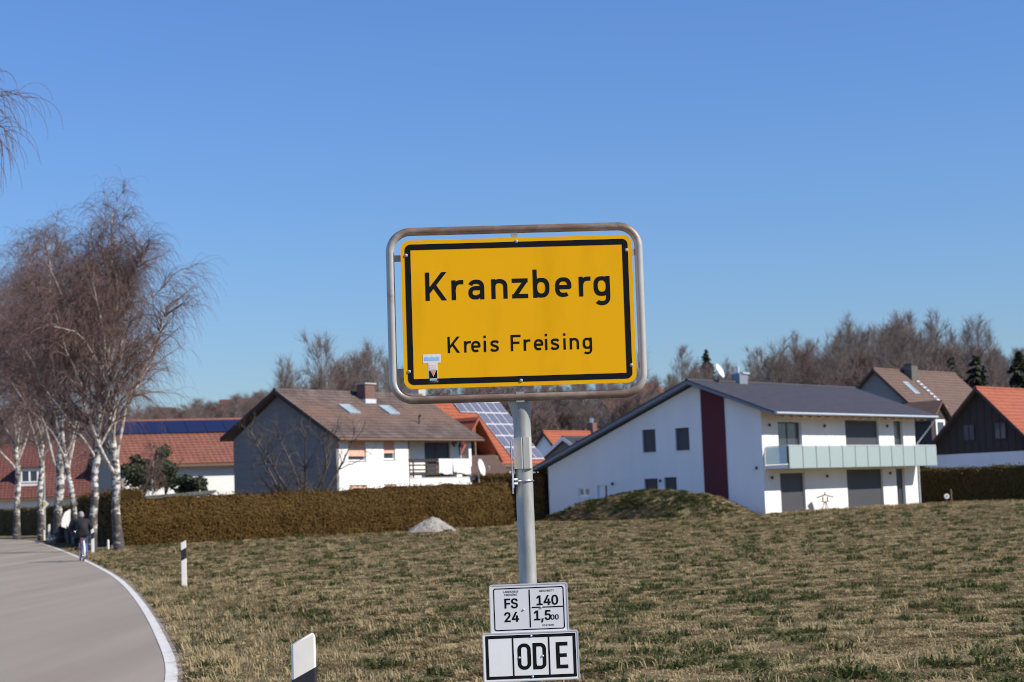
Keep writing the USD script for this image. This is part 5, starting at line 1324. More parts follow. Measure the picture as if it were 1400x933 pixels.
def birch(parent, seed, H, r0, lean=(0, 0), start=.30, spread=.30, n_limb=26, twigs=13, fork=None, curve=0.0, twig_mat=None, twig_w=.011, reach=()):
    rng = np.random.default_rng(seed)
    lx, ly = lean; k = 18; ts = np.linspace(0, 1, k)
    trunk = np.stack([lx * H * ts + curve * H * np.sin(ts * math.pi), ly * H * ts, H * ts], 1); w = rng.normal(0, .012 * H, (k, 2)); w[:3] = 0
    w = np.cumsum(w, 0) * .35; trunk[:, :2] += w
    rad = r0 * (1 - ts * .97) ** .85; rad[0] *= 1.35; rad[1] *= 1.08
    tb = MB().tube(np.vstack([trunk[0] - [0, 0, .4], trunk]), np.r_[rad[0] * 1.2, rad], 12)
    part('trunk', tb, W['birch'], parent, smooth_at=True)
    limbs = MB(); lines, widths = [], []
    stems = [(trunk, rad, start)]
    for ft, fl, fa in (fork or []):                      # further leaders
        p, d = along(trunk, ft); r = float(np.interp(ft, ts, rad)) * .72
        st = bend(p, around(d, .32, fa), H * fl, 12, rng, .05, up=.035); sr = r * (1 - np.linspace(0, 1, 13) * .95)
        tb2 = MB().tube(st, sr, 8); part('leader', tb2, W['birch_limb'], parent, smooth_at=True)
        stems.append((st, sr, .15))
    for stem, srad, s0 in stems:
        SH = np.linalg.norm(stem[-1] - stem[0]); nl = int(n_limb * max(.45, SH / H))
        for i in range(nl):
            t = s0 + (1 - s0) * ((i + rng.uniform(0, .8)) / nl); p, d = along(stem, min(t, .985))
            L = H * spread * (1.0 if stem is trunk else .62) * (1.0 - .86 * ((t - s0) / (1 - s0)) ** .9) * rng.uniform(.6, 1.12)
            r = min(float(np.interp(t, np.linspace(0, 1, len(srad)), srad)) * .5, .006 + .013 * L)
            lm = bend(p, around(d, rng.uniform(.42, .78), i * 2.4 + rng.uniform(-.5, .5)), L, 9, rng, .10, up=.07, droop=.12)
            limbs.tube(lm, r * (1 - np.linspace(0, 1, 10) * .85), 5, caps=False)
            for j in range(max(5, int(L * 3.3))):
                u = rng.uniform(.18, 1.0); p2, d2 = along(lm, u); L2 = L * .42 * rng.uniform(.5, 1.1) * (1.15 - u * .55)
                b2 = bend(p2, around(d2, rng.uniform(.35, .9), rng.uniform(0, 6.28)), L2, 6, rng, .16, up=.03, droop=.30)
                lines.append(b2); widths.append(np.linspace(max(.014, r * .9), .009, len(b2)))
                for q in range(int(twigs * (.6 + .4 * min(1, L2)))):
                    p3, d3 = along(b2, rng.uniform(.1, 1.0)); L3 = rng.uniform(.4, 1.3) * (.75 + .25 * min(L, 3))
                    b3 = bend(p3, around(d3, rng.uniform(.3, 1.1), rng.uniform(0, 6.28)), L3, 5, rng, .10, droop=1.1)
                    lines.append(b3); widths.append(np.linspace(twig_w, twig_w * .45, 6))
    for tip, h0 in reach:                                # long arching limbs that end at given places
        a = np.array([trunk[int(h0 / H * (k - 1))][0], trunk[int(h0 / H * (k - 1))][1], h0]); tip = np.asarray(tip, float); mid = (a + tip) / 2 + [0, 0, 1.0]
        u = np.linspace(0, 1, 16)[:, None]; lm = (1 - u) ** 2 * a + 2 * u * (1 - u) * mid + u ** 2 * tip; lm[1:-1] += rng.normal(0, .04, (14, 3))
        limbs.tube(lm, .05 * (1 - u[:, 0] * .88), 6, caps=False)
        for j in range(26):
            p2, d2 = along(lm, rng.uniform(.35, 1.0)); b2 = bend(p2, around(d2, rng.uniform(.3, .8), rng.uniform(0, 6.28)), rng.uniform(.3, .75), 6, rng, .14, droop=.35)
            lines.append(b2); widths.append(np.linspace(.012, .007, 7))
            for q in range(9):
                p3, d3 = along(b2, rng.uniform(.1, 1.0)); b3 = bend(p3, around(d3, rng.uniform(.3, .9), rng.uniform(0, 6.28)), rng.uniform(.35, .95), 6, rng, .10, droop=1.1)
                lines.append(b3); widths.append(np.linspace(twig_w, twig_w * .5, 7))
    part('limbs', limbs, W['birch_limb'], parent, smooth_at=True, kind='stuff')
    strands('crown', lines, widths, twig_mat or W['birch_twig'], parent)
    return len(lines)


BG = 'bare birches along the road'
for (px, py, H, r0, lean, start, spread, seed, fork, curve, lab) in (
        (163, 752, 14.8, .205, (.012, .0), .16, .60, 101, [(.44, .44, 1.0), (.40, .42, 3.6), (.52, .34, 5.4)], -.028, 'nearest white barked birch at the corner of the long hedge'),
        (125, 754, 13.6, .19, (.075, .02), .24, .44, 102, [(.54, .34, 5.2), (.46, .38, 3.0)], .0, 'birch leaning right behind the striped post, second trunk from the hedge corner'),
        (104, 745, 15.6, .165, (-.05, .0), .22, .46, 103, [(.52, .36, 2.6), (.44, .40, 4.4)], .0, 'slim pale birch rising straight behind the cyclist'),
        (80, 743, 16.6, .25, (-.03, .01), .17, .48, 104, [(.42, .45, 4.1), (.50, .38, 3.2)], .01, 'thick dark stemmed birch left of the cyclist'),
        (57, 739, 17.8, .20, (-.02, .0), .20, .46, 105, [(.42, .40, 2.2), (.5, .36, 5.0)], .0, 'thin birch beside the diamond road sign'),
        (23, 738, 19.2, .21, (.075, .0), .18, .46, 106, [(.42, .42, 3.6), (.32, .46, 2.6)], -.02, 'farthest birch leaning right near the left edge of the picture'),
        (-22, 739, 18.8, .25, (.02, .0), .20, .46, 108, [(.38, .44, .6), (.48, .4, 3.0)], .0, 'birch whose pale twigs fill the left edge, its trunk outside the frame')):
    p = on_land(px, py)
    t = thing('birch_tree', lab, 'birch tree', (p[0], p[1], p[2]))
    birch(t, seed, H, r0, lean, start, spread, fork=fork, curve=curve)
p = np.array([-14.3, 31.0])
t = thing('birch_tree', 'near birch whose hanging twig ends reach in at the upper left', 'birch tree', (p[0], p[1], float(lie(*p))))
o_ = np.array([p[0], p[1], float(lie(*p))])
birch(t, 120, 14.5, .22, (0, 0), .34, .33, n_limb=30, twigs=11, twig_w=.0085, reach=[(at(2, 130, 28.5) - o_, 5.9), (at(4, 165, 28) - o_, 5.2)])


def orchard_tree(parent, seed, H, mat, tw=.014):
    rng = np.random.default_rng(seed); wood = MB(); lines, widths = [], []
    for k in range(6):
        a = k * 1.05 + rng.uniform(-.3, .3); ang = rng.uniform(.15, .75)
        st = bend((0.1 * math.cos(a), .1 * math.sin(a), .1), around(np.array([0, 0, 1.0]), ang, a), H * rng.uniform(.75, 1.0), 10, rng, .10, up=.05)
        r = .12 * (1 - np.linspace(0, 1, 11) * .88); wood.tube(st, r, 7)
        for i in range(15):
            u = rng.uniform(.15, .98); p, d = along(st, u); L = H * .40 * rng.uniform(.4, 1) * (1.1 - u * .6)
            b = bend(p, around(d, rng.uniform(.5, 1.2), rng.uniform(0, 6.28)), L, 7, rng, .16, up=.05); wood.tube(b, .035 * (1 - np.linspace(0, 1, 8) * .8) * min(1, L), 5, caps=False)
            for j in range(14):
                p2, d2 = along(b, rng.uniform(.15, 1)); b2 = bend(p2, around(d2, rng.uniform(.4, 1.2), rng.uniform(0, 6.28)), rng.uniform(.25, .9), 4, rng, .15, up=.08)
                lines.append(b2); widths.append(np.linspace(tw, tw * .5, 5))
    part('trunk', MB().tube([(0, 0, -.3), (0, 0, .25)], [.22, .17], 10), mat, parent, smooth_at=True)
    part('limbs', wood, mat, parent, smooth_at=True, kind='stuff')
    strands('crown', lines, widths, mat, parent)


p = at(412, 690, 100.5)
t = thing('fruit_tree', 'dark many stemmed bare fruit tree before the grey clad gable', 'fruit tree', (p[0], p[1], .35))
orchard_tree(t, 7, 7.4, W['orchard_bark'])


def bare_tree(parent, seed, H, mat, twig, tw=.022, tall=.55, full=1.0):
    """An upright deciduous tree in winter with an open fan of limbs."""
    rng = np.random.default_rng(seed); wood = MB(); lines, widths = [], []
    tr = bend((0, 0, 0), (rng.normal(0, .04), rng.normal(0, .04), 1), H * .94, 12, rng, .035, up=.03); tr[0][2] -= .5
    r0 = H * .016; rad = r0 * (1 - np.linspace(0, 1, 13) * .93); trunk = MB().tube(tr, rad, 8)
    part('trunk', trunk, mat, parent, smooth_at=True)
    for i in range(int(17 * full)):
        t = .22 + .76 * (i + rng.uniform(0, .6)) / (17 * full); p, d = along(tr, min(t, .98)); L = H * (.52 * (1 - t) + .12) * rng.uniform(.75, 1.1)
        lm = bend(p, around(d, rng.uniform(.45, .8) * (1.25 - tall), i * 2.4 + rng.uniform(-.4, .4)), L, 9, rng, .07, up=.07)
        wood.tube(lm, np.interp(t, np.linspace(0, 1, 13), rad) * .5 * (1 - np.linspace(0, 1, 10) * .85), 5, caps=False)
        for j in range(int(9 * full)):
            u = rng.uniform(.2, 1); p2, d2 = along(lm, u); L2 = L * .45 * rng.uniform(.5, 1.1) * (1.15 - .5 * u)
            b2 = bend(p2, around(d2, rng.uniform(.35, .8), rng.uniform(0, 6.28)), L2, 5, rng, .1, up=.08)
            lines.append(b2); widths.append(np.linspace(tw * 1.9, tw * .9, 6))
            for q in range(9):
                p3, d3 = along(b2, rng.uniform(.15, 1)); b3 = bend(p3, around(d3, rng.uniform(.3, .9), rng.uniform(0, 6.28)), rng.uniform(.5, 1.5) * H / 16, 3, rng, .12, up=.08)
                lines.append(b3); widths.append(np.linspace(tw, tw * .5, 4))
    part('limbs', wood, mat, parent, smooth_at=True, kind='stuff')
    strands('crown', lines, widths, twig, parent)


def spruce(parent, seed, H, mat, R=.26, n=17):
    rng = np.random.default_rng(seed); pts, nr = [], []
    part('trunk', MB().tube([(0, 0, -.4), (0, 0, H * .97)], [H * .018, .02], 8), W['brown_bark'], parent)
    for lv in np.arange(.06, .995, .022):
        L = H * R * (1 - lv) ** .8 * rng.uniform(.8, 1.1) + .12
        for k in range(int(5 + 8 * (1 - lv))):
            a = rng.uniform(0, 6.28); l = L * rng.uniform(.7, 1.1); m = int(12 + l * 16)
            u = rng.uniform(.1, 1, m); side = rng.normal(0, .16 * l, m) * (1.1 - u)
            x = u * l; z = lv * H - .25 * x - .10 * x * u + .05 * l * u ** 3 * 2
            pts.append(np.stack([x * math.cos(a) - side * math.sin(a), x * math.sin(a) + side * math.cos(a), z - np.abs(side) * .2], 1)); nr.append(np.tile([math.cos(a) * .3, math.sin(a) * .3, .9], (m, 1)))
    P_, N_ = np.vstack(pts), np.vstack(nr)
    part('crown', leaf_cards(P_, N_, .30 * H / 10, rng, 1.0), mat, parent)


def bush(parent, seed, rx, rz, mat, n=1500, size=.13, stems=6):
    rng = np.random.default_rng(seed); sm = MB(); pts, nr = [], []
    for k in range(stems):
        a = rng.uniform(0, 6.28); st = bend((0, 0, -.1), (math.cos(a) * .45, math.sin(a) * .45, 1), rz * .85, 6, rng, .1); sm.tube(st, np.linspace(.04, .015, 7), 5)
    for k in range(16):
        a = rng.uniform(0, 6.28); r = rx * math.sqrt(rng.uniform(0, 1)) * .7; c = np.array([r * math.cos(a), r * math.sin(a), rz * rng.uniform(.2, .85)]); s = rx * rng.uniform(.22, .42)
        d = rng.normal(size=(n // 16, 3)); d /= np.linalg.norm(d, axis=1, keepdims=True)
        pts.append(c + d * s * rng.uniform(.6, 1.05, (len(d), 1)) * [1, 1, .9]); nr.append(d)
    part('stems', sm, W['brown_bark'], parent)
    part('foliage', leaf_cards(np.vstack(pts), np.vstack(nr), size, rng), mat, parent)


# evergreens by the long white house
for px, py, Y, rx, rz, lab, sd in ((196, 672, 104, 1.3, 2.6, 'dark evergreen shrub behind the hedge next to the nearest birch trunk', 1), (226, 668, 105, 1.2, 2.9, 'loose evergreen shrub before the white wall, middle of the three', 2),
                                   (262, 674, 103, 1.1, 1.2, 'low bluish evergreen shrub just over the hedge beside the grey gable', 3)):
    p = at(px, py, Y); t = thing('evergreen_shrub', lab, 'shrub', (p[0], p[1], p[2] - .3)); bush(t, sd, rx, rz, W['dark_green'], 1800, .16)
p = at(209, 690, 101.5)
t = thing('russet_shrub', 'tall slender russet shrub with hanging bare twigs among the evergreens', 'shrub', (p[0], p[1], .3))
birch(t, 140, 5.2, .06, (0, 0), .15, .22, n_limb=20, twigs=9, twig_w=.012)
p = at(196, 677, 98)
t = thing('shed_roof_panel', 'flat grey shed roof edge just above the hedge by the evergreens', 'shed', (p[0], p[1], .4))
part('roof', MB().poly([(-2.0, 0, p[2] - .85), (3.6, 0, p[2] - .55), (3.6, 1.8, p[2] - .35), (-2.0, 1.8, p[2] - .6)], (0, 0, .09)), W['dark_block'], t)
for x in (-1.8, 3.3):
    part('post', MB().box((x, .1, -.4), (x + .12, .22, p[2] - .82 if x < 0 else p[2] - .6)), W['brown_wood'], t)
# conifers beyond the right roofs
for px, py, Y, H, lab, sd in ((1300, 488, 190, 11, 'dark conifer just right of the grey chimney', 1), (1333, 486, 178, 13, 'bushy dark spruce between the brown and the orange roof', 2), (1392, 480, 172, 13, 'dark conifer at the right edge above the orange roof', 3),
                              (965, 478, 420, 15, 'grey green spruce among bare trees above the white house ridge', 4), (1151, 476, 300, 13, 'single dark conifer in the bare wood left of the ladder roof', 5)):
    p = at(px, py, Y); t = thing('conifer', lab, 'conifer', (p[0], p[1], p[2] - H)); spruce(t, sd, H, W['spruce'], R=.30 if sd != 2 else .36)
    t.GetPrim() if hasattr(t, 'GetPrim') else None

# skyline trees: five kinds, each built once under a class prim
kinds = []
for k, (H, tall, full, tw, mt, tg) in enumerate(((16, .55, 1.0, .020, 'far_bark', 'far_twig'), (17, .75, 1.0, .020, 'far_bark', 'far_twig'), (15, .40, 1.0, .020, 'far_bark', 'far_twig'), (14, .55, 1.1, .028, 'brown_bark', 'far_twig_b'), (18, .65, .9, .020, 'far_bark', 'far_twig'))):
    cp = stage.CreateClassPrim(f'/World/bare_tree_kind_{k}'); x = UsdGeom.Xform.Define(stage, cp.GetPath()); cp = x.GetPrim(); cp.SetSpecifier(Sdf.SpecifierClass)
    bare_tree(cp, 300 + k, H, W[mt], W[tg], tw, tall, full); kinds.append((cp.GetPath(), H))


def grow(px, py_top, Y, k, lab, group=None, name='bare_tree', yaw=None, hscale=1.0):
    """A skyline tree whose top shows at the given place in the photograph, standing on the hill there."""
    p = at(px, py_top, Y); zg = float(hill_height(p[0], p[1])) if Y > 168 else .4; H = max(5.0, p[2] - zg)
    s = H / kinds[k][1]
    return copy_of(kinds[k][0], name, lab, 'tree', (p[0], p[1], zg), (px * 37) % 360 if yaw is None else yaw, group, (s * hscale, s * hscale, s))


SK = 'bare trees on the hill skyline'
LAB = 'bare winter tree in the wood along the hill skyline'
named = ((447, 463, 205, 0, 'tall bare tree with fanned limbs above the brown roof left of its chimney'), (400, 500, 215, 2, 'broad bare tree just left of the fanned tree above the brown roof'), (470, 480, 220, 1, 'narrow bare tree between fanned tree and chimney'),
         (515, 478, 215, 4, 'slender bare tree beside the left edge of the yellow sign frame'), (490, 486, 230, 3, 'lower brown bare tree directly above the brick chimney'),
         (1090, 457, 300, 4, 'open bare tree above the middle of the grey roof'), (1185, 437, 265, 1, 'tall bare tree above the left end of the ladder roof'), (1243, 430, 265, 0, 'tallest bare tree on the right skyline above the ladder roof chimney'),
         (1285, 434, 262, 2, 'rounded bare tree right of the tallest one on the skyline'), (1335, 437, 255, 4, 'wide bare tree above the dark spruces at the right'), (930, 476, 330, 0, 'pale bare tree standing right of the yellow sign frame'), (1150, 452, 280, 0, 'bushy bare tree left of the tall one above the ladder roof'))
for px, py, Y, k, lab in named:
    grow(px, py, Y, k, lab)
SKY_X = [500, 600, 860, 960, 1080, 1190, 1310]
SKY_AT = ['above the brown roof', 'beside the left frame of the yellow sign', 'behind the yellow sign and its pole', 'just right of the yellow sign', 'above the left half of the grey roof', 'above the right half of the grey roof', 'above the ladder roof', 'above the timber gable at the right edge']
rng = np.random.default_rng(77)
sky_x = [250, 300, 340, 380, 440, 540, 600, 880, 920, 990, 1060, 1140, 1240, 1330, 1400, 1450]; sky_y = [556, 548, 535, 508, 488, 490, 500, 492, 484, 484, 470, 452, 440, 440, 462, 470]
for i in range(165):
    px = rng.uniform(330, 1440); py = np.interp(px, sky_x, sky_y) + (abs(rng.normal(0, 12)) if i % 4 == 0 else rng.uniform(12, 46)) + (20 if 560 < px < 870 else 0)
    Y = rng.uniform(190, 340); where = SKY_AT[int(np.searchsorted(SKY_X, px))]
    grow(px, py, Y, int(rng.integers(0, 5)), 'bare wood tree on the slope ' + where, 'bare trees ' + where, hscale=rng.uniform(.9, 1.3))
for i in range(75):
    px = rng.uniform(-60, 400); py = np.interp(px, [-60, 200, 260, 330, 400], [560, 556, 549, 541, 525]) + abs(rng.normal(2, 9))
    grow(px, py, rng.uniform(420, 620), int(rng.integers(0, 5)), 'distant bare tree on the far left hill behind the birches', 'trees on the far left hill', hscale=rng.uniform(1.5, 2.4))
for i in range(70):
    px = rng.uniform(560, 1300); py = rng.uniform(535, 590) - max(0, px - 900) * .10
    grow(px, py, rng.uniform(178, 225), 3, 'low russet bare thicket tree on the slope behind the houses', 'thicket trees behind the houses', name='thicket_tree', hscale=rng.uniform(1.3, 2.0))
# the mass of the wood behind them
wood = UsdGeom.PointInstancer.Define(stage, '/World/bare_wood')
protos = []
for k in (0, 2, 3):
    x = UsdGeom.Xform.Define(stage, f'/World/bare_wood/kind_{k}'); x.GetPrim().GetReferences().AddInternalReference(kinds[k][0]); protos.append(x.GetPath())
wood.CreatePrototypesRel().SetTargets(protos)
N = 900; wx = rng.uniform(-160, 190, N); wy = rng.uniform(180, 430, N); keep = np.abs(wx) < wy * .36 + 6; wx, wy = wx[keep], wy[keep]
vy = rng.uniform(330, 640, 420); wx = np.r_[wx, -vy * rng.uniform(.10, .33, 420)]; wy = np.r_[wy, vy]
wz = hill_height(wx, wy); sc = rng.uniform(.42, .62, len(wx)) * np.where((wy > 430) | ((wx < -60) & (wy > 330)), 1.25, 1) * np.where(wx < -25, .8, 1.0)
wood.CreateProtoIndicesAttr(Vt.IntArray.FromNumpy(rng.integers(0, 3, len(wx)).astype(np.int32)))
wood.CreatePositionsAttr(Vt.Vec3fArray.FromNumpy(np.stack([wx, wy, wz], 1).astype(np.float32)))
wood.CreateScalesAttr(Vt.Vec3fArray.FromNumpy(np.stack([sc * 1.35, sc * 1.35, sc], 1).astype(np.float32)))
qa = rng.uniform(0, math.pi, len(wx))
wood.CreateOrientationsAttr(Vt.QuathArray([Gf.Quath(float(math.cos(a)), 0, 0, float(math.sin(a))) for a in qa]))
tag(wood.GetPrim(), 'mass of bare brown winter wood covering the hill', kind='stuff')

# ------------------------------------------------------------------ cyclist
pw = on_land(107, 768); iw = int(road_tree.query(pw[:2])[1]); hd = math.degrees(math.atan2(tang[iw][1], tang[iw][0])) - 90 + 3
bk = thing('bicycle', 'bicycle ridden away along the white edge line of the road', 'bicycle', (pw[0], pw[1] + .55, pw[2] + .002), hd)


def wheel(y, name):
    r = .345; ring_ = lambda rad, w, n=28: MB().tube([(0, y + rad * math.cos(q), r + rad * math.sin(q)) for q in np.linspace(0, 2 * math.pi, n + 1)], w, 8, caps=False)
    w = part(name, ring_(r - .02, .021), W['rubber'], bk, smooth_at=True)
    part('rim', ring_(r - .05, .014), W['chrome'], w, smooth_at=True)
    b = MB()
    for k in range(18):
        q = k * 2 * math.pi / 18; b.tube([((.03 if k % 2 else -.03), y, r), (0, y + (r - .055) * math.cos(q), r + (r - .055) * math.sin(q))], .0022, 4)
    part('spokes', b, W['chrome'], w, kind='stuff')
    part('hub', MB().tube([(-.06, y, r), (.06, y, r)], .025, 8), W['chrome'], w)


wheel(-.53, 'rear_wheel'); wheel(.55, 'front_wheel')
bb, st_, hs = np.array([0, -.10, .29]), np.array([0, -.24, .80]), np.array([0, .38, .86])
fb = MB().tube([bb, st_], .016, 8).tube([st_ + [0, .02, -.06], hs + [0, -.01, -.03]], .016, 8).tube([bb, hs + [0, 0, -.10]], .019, 8).tube([hs, hs + [0, .03, -.14]], .02, 8)
for sx in (-.05, .05):
    fb.tube([bb + [sx * .6, 0, 0], (sx, -.53, .345)], .010, 6).tube([st_ + [0, 0, -.04], (sx, -.53, .345)], .009, 6).tube([hs + [sx, .03, -.14], (sx, .55, .345)], .012, 6)
part('frame', fb, W['bike_paint'], bk, smooth_at=40)
part('seat_post', MB().tube([st_, st_ + [0, -.04, .14]], .014, 8), W['chrome'], bk)
part('saddle', MB().tube([(0, -.40, .955), (0, -.34, .965), (0, -.22, .96), (0, -.12, .955)], [.06, .085, .05, .025], 10), W['black_plastic'], bk, smooth_at=True)
part('handlebar', MB().tube([(-.30, .26, 1.05), (-.22, .40, 1.06), (0, .42, 1.02), (.22, .40, 1.06), (.30, .26, 1.05)], .013, 8).tube([hs, (0, .40, 1.02)], .014, 8), W['chrome'], bk, smooth_at=True)
part('mudguard', MB().tube([(0, -.53 + .385 * math.cos(q), .345 + .385 * math.sin(q)) for q in np.linspace(.6, 3.6, 14)], .03, 6), W['sign_white'], bk, smooth_at=True, label='pale rear mudguard')
part('luggage_rack', MB().box((-.07, -.80, .79), (.07, -.30, .805)).tube([(-.07, -.6, .79), (-.06, -.53, .36)], .007, 5).tube([(.07, -.6, .79), (.06, -.53, .36)], .007, 5), W['chrome'], bk)
part('rear_light', MB().box((-.03, -.825, .74), (.03, -.80, .80)), W['red_reflector'], bk)
part('crank', MB().tube([(.10, -.10, .29), (.10, -.02, .14)], .011, 6).tube([(-.10, -.10, .29), (-.10, -.18, .44)], .011, 6).tube([(-.1, -.1, .29), (.1, -.1, .29)], .02, 8), W['chrome'], bk)
for sx, y, z in ((1, -.02, .14), (-1, -.18, .44)):
    part('pedal', MB().box((sx * .11, y - .045, z - .012), (sx * .20, y + .045, z + .012)), W['black_plastic'], bk)


def limbs_mesh(bones, edge=.035, rounds=8):
    tot = m3.Manifold()
    for bone in bones:
        balls = [m3.Manifold.sphere(r, 14).translate(tuple(map(float, p))) for p, r in bone]
        tot = tot + m3.Manifold.batch_hull(balls)
    tot = tot.refine_to_length(edge); m = tot.to_mesh(); tm = trimesh.Trimesh(m.vert_properties[:, :3], m.tri_verts)
    trimesh.smoothing.filter_taubin(tm, iterations=rounds)
    return tm


hip, chest, neck, head = np.array([0, -.26, 1.02]), np.array([0, -.06, 1.36]), np.array([0, .0, 1.50]), np.array([0, .05, 1.62])
RL = [np.array(p) for p in ((.10, -.22, .98), (.14, .10, .62), (.15, -.06, .24), (.15, -.02, .165), (.155, .13, .165))]
LL = [np.array(p) for p in ((-.10, -.22, .98), (-.20, .16, .84), (-.22, -.16, .52), (-.22, -.15, .465), (-.235, .0, .455))]
RA = [np.array(p) for p in ((.20, -.05, 1.42), (.34, .08, 1.20), (.29, .27, 1.08))]
LA = [np.array([-p[0], p[1], p[2]]) for p in RA]
body = []
for leg in (RL, LL):
    body += [[(leg[0], .095), (leg[1], .06)], [(leg[1], .058), (leg[2], .04)], [(leg[2], .04), (leg[4], .03)]]
for arm in (RA, LA):
    body += [[(arm[0], .06), (arm[1], .045)], [(arm[1], .044), (arm[2], .03)]]
    sx = 1 if arm is RA else -1; hnd = arm[2]
    body.append([(hnd, .03), (hnd + [0, .05, -.01], .026)])
    for k in range(4):
        f0 = hnd + [sx * (-.024 + .016 * k), .05, -.005]; f1 = f0 + [0, .035, -.012]; f2 = f1 + [0, .004, -.03 + .003 * abs(k - 1)]
        body += [[(f0, .010), (f1, .009)], [(f1, .009), (f2, .008)]]
    body.append([(hnd + [-sx * .02, .02, 0], .011), (hnd + [-sx * .045, .045, -.02], .009)])
body += [[(hip + [-.07, 0, 0], .11), (hip + [.07, 0, 0], .11), (chest + [-.09, 0, 0], .115), (chest + [.09, 0, 0], .115)], [(chest + [-.12, 0, .05], .07), (chest + [.12, 0, .05], .07), (neck, .06)], [(neck, .055), (head + [0, 0, -.04], .06)],
         [(head + [0, 0, .03], .093), (head + [0, .03, -.06], .062)], [(head + [0, .10, -.01], .014), (head + [0, .08, .02], .012)], [(head + [.088, 0, 0], .022), (head + [.088, 0, -.02], .018)], [(head + [-.088, 0, 0], .022), (head + [-.088, 0, -.02], .018)]]
pr = thing('person', 'cyclist in dark jacket and blue jeans seen from behind, riding away', 'person', (pw[0], pw[1] + .55, pw[2] + .002), hd)
part('body', limbs_mesh(body, .022, 4), W['skin'], pr, smooth_at=True)
jk = [[(hip + [-.09, -.02, -.04], .15), (hip + [.09, -.02, -.04], .15), (hip + [0, -.02, .16], .19)], [(hip + [0, -.02, .16], .19), (chest + [-.07, -.03, -.04], .17), (chest + [.07, -.03, -.04], .17)],
      [(chest + [-.14, -.01, .05], .085), (chest + [.14, -.01, .05], .085), (neck + [0, 0, -.02], .08), (chest + [0, -.03, -.05], .17)], [(neck + [0, -.01, -.04], .09), (neck + [0, 0, .02], .075)]]
for arm in (RA, LA):
    jk += [[(arm[0] + [0, 0, -.02], .095), (arm[1], .082)], [(arm[1], .08), (arm[2] + [0, -.03, 0], .052)]]
part('jacket', limbs_mesh(jk, .04, 6), W['jacket'], pr, smooth_at=True)
part('jeans', limbs_mesh([[(RL[0], .115), (RL[1], .082)], [(RL[1], .08), (RL[2] + [0, 0, .04], .062)]], .04, 5), W['jeans'], pr, smooth_at=True, label='blue trouser leg stretched down to the pedal')
part('jeans', limbs_mesh([[(LL[0], .115), (LL[1], .082)], [(LL[1], .08), (LL[2] + [0, 0, .04], .062)]], .04, 5), W['jacket'], pr, smooth_at=True, label='dark raised trouser leg')
for leg in (RL, LL):
    part('shoe', limbs_mesh([[(leg[3] + [0, -.03, 0], .048), (leg[4], .036)]], .03, 4), W['shoe'], pr, smooth_at=True)
part('hair', limbs_mesh([[(head + [0, -.015, .045], .10), (head + [0, -.035, -.02], .085)]], .03, 4), W['hair'], pr, smooth_at=True)

# ------------------------------------------------------------------ grass
def tuft(path, seed, n, R, hlo, hhi, lean, mat, w=.006):
    rng = np.random.default_rng(seed); V, F = [], []
    for i in range(n):
        a, r = rng.uniform(0, 6.28), R * math.sqrt(rng.uniform(0, 1)); b = np.array([r * math.cos(a), r * math.sin(a), -.01]); h = rng.uniform(hlo, hhi); a2 = a + rng.normal(0, .9); l = h * lean * rng.uniform(.3, 1.3)
        d = np.array([math.cos(a2), math.sin(a2), 0]); s = np.array([-d[1], d[0], 0]) * w * rng.uniform(.6, 1.4)
        m = b + d * l * .4 + [0, 0, h * .65]; t = b + d * l * 1.1 + [0, 0, h * (.95 - .25 * min(lean, 1.5) / 1.5)]; o = len(V) * 1
        V += [b - s, b + s, m + s * .8, m - s * .8, t]; F += [(o, o + 1, o + 2), (o, o + 2, o + 3), (o + 3, o + 2, o + 4)]
    usdkit.mesh(stage, path, (np.array(V), np.array(F)), mat)


def scatter(name, label, protos, pos, idx, scl, parent='/World'):
    rng = np.random.default_rng(5); pi = UsdGeom.PointInstancer.Define(stage, f'{parent}/{name}'); targets = []
    for k, args in enumerate(protos):
        UsdGeom.Xform.Define(stage, f'{parent}/{name}/kind_{k}'); tuft(f'{parent}/{name}/kind_{k}/blades', *args); targets.append(f'{parent}/{name}/kind_{k}')
    pi.CreatePrototypesRel().SetTargets(targets)
    pi.CreateProtoIndicesAttr(Vt.IntArray.FromNumpy(np.asarray(idx, np.int32))); pi.CreatePositionsAttr(Vt.Vec3fArray.FromNumpy(pos.astype(np.float32)))
    pi.CreateScalesAttr(Vt.Vec3fArray.FromNumpy(np.repeat(scl[:, None], 3, 1).astype(np.float32)))
    pi.CreateOrientationsAttr(Vt.QuathArray([Gf.Quath(float(math.cos(a)), 0, 0, float(math.sin(a))) for a in rng.uniform(0, math.pi, len(pos))]))
    tag(pi.GetPrim(), label, kind='stuff')


rng = np.random.default_rng(2024)
kinds_g = [(1, 46, .13, .02, .07, 1.7, W['straw']), (2, 46, .13, .02, .07, 1.6, W['tan']), (3, 44, .12, .03, .07, 1.2, W['olive']), (4, 50, .10, .04, .10, .8, W['green'], .007), (5, 20, .09, .06, .17, 1.0, W['straw'], .004), (6, 46, .14, .02, .05, 2.0, W['dun']), (7, 46, .14, .02, .05, 2.0, W['tan'])]
N = 96000
y = np.exp(rng.uniform(math.log(11), math.log(106), N)) ; w_ = .31 * y + 1.5; x = rng.uniform(-1, 1, N) * w_
keep = off_road(x, y) > .13 + .12 * rng.uniform(0, 1, len(x)) ** 2
hx = lambda xx: np.interp(xx, [ha[0], hb_[0]], [ha[1], hb_[1]])
keep &= ~((x < hb_[0] + .5) & (x > ha[0] - 2) & (y > hx(x) - .1)); keep &= ~((x <= ha[0] - 2) & (y > 100))
lx = (x - wh.o[0]) * wh.e1[0] + (y - wh.o[1]) * wh.e1[1]; ly = (x - wh.o[0]) * wh.e2[0] + (y - wh.o[1]) * wh.e2[1]
keep &= ~((lx > -.2) & (ly > -.2))
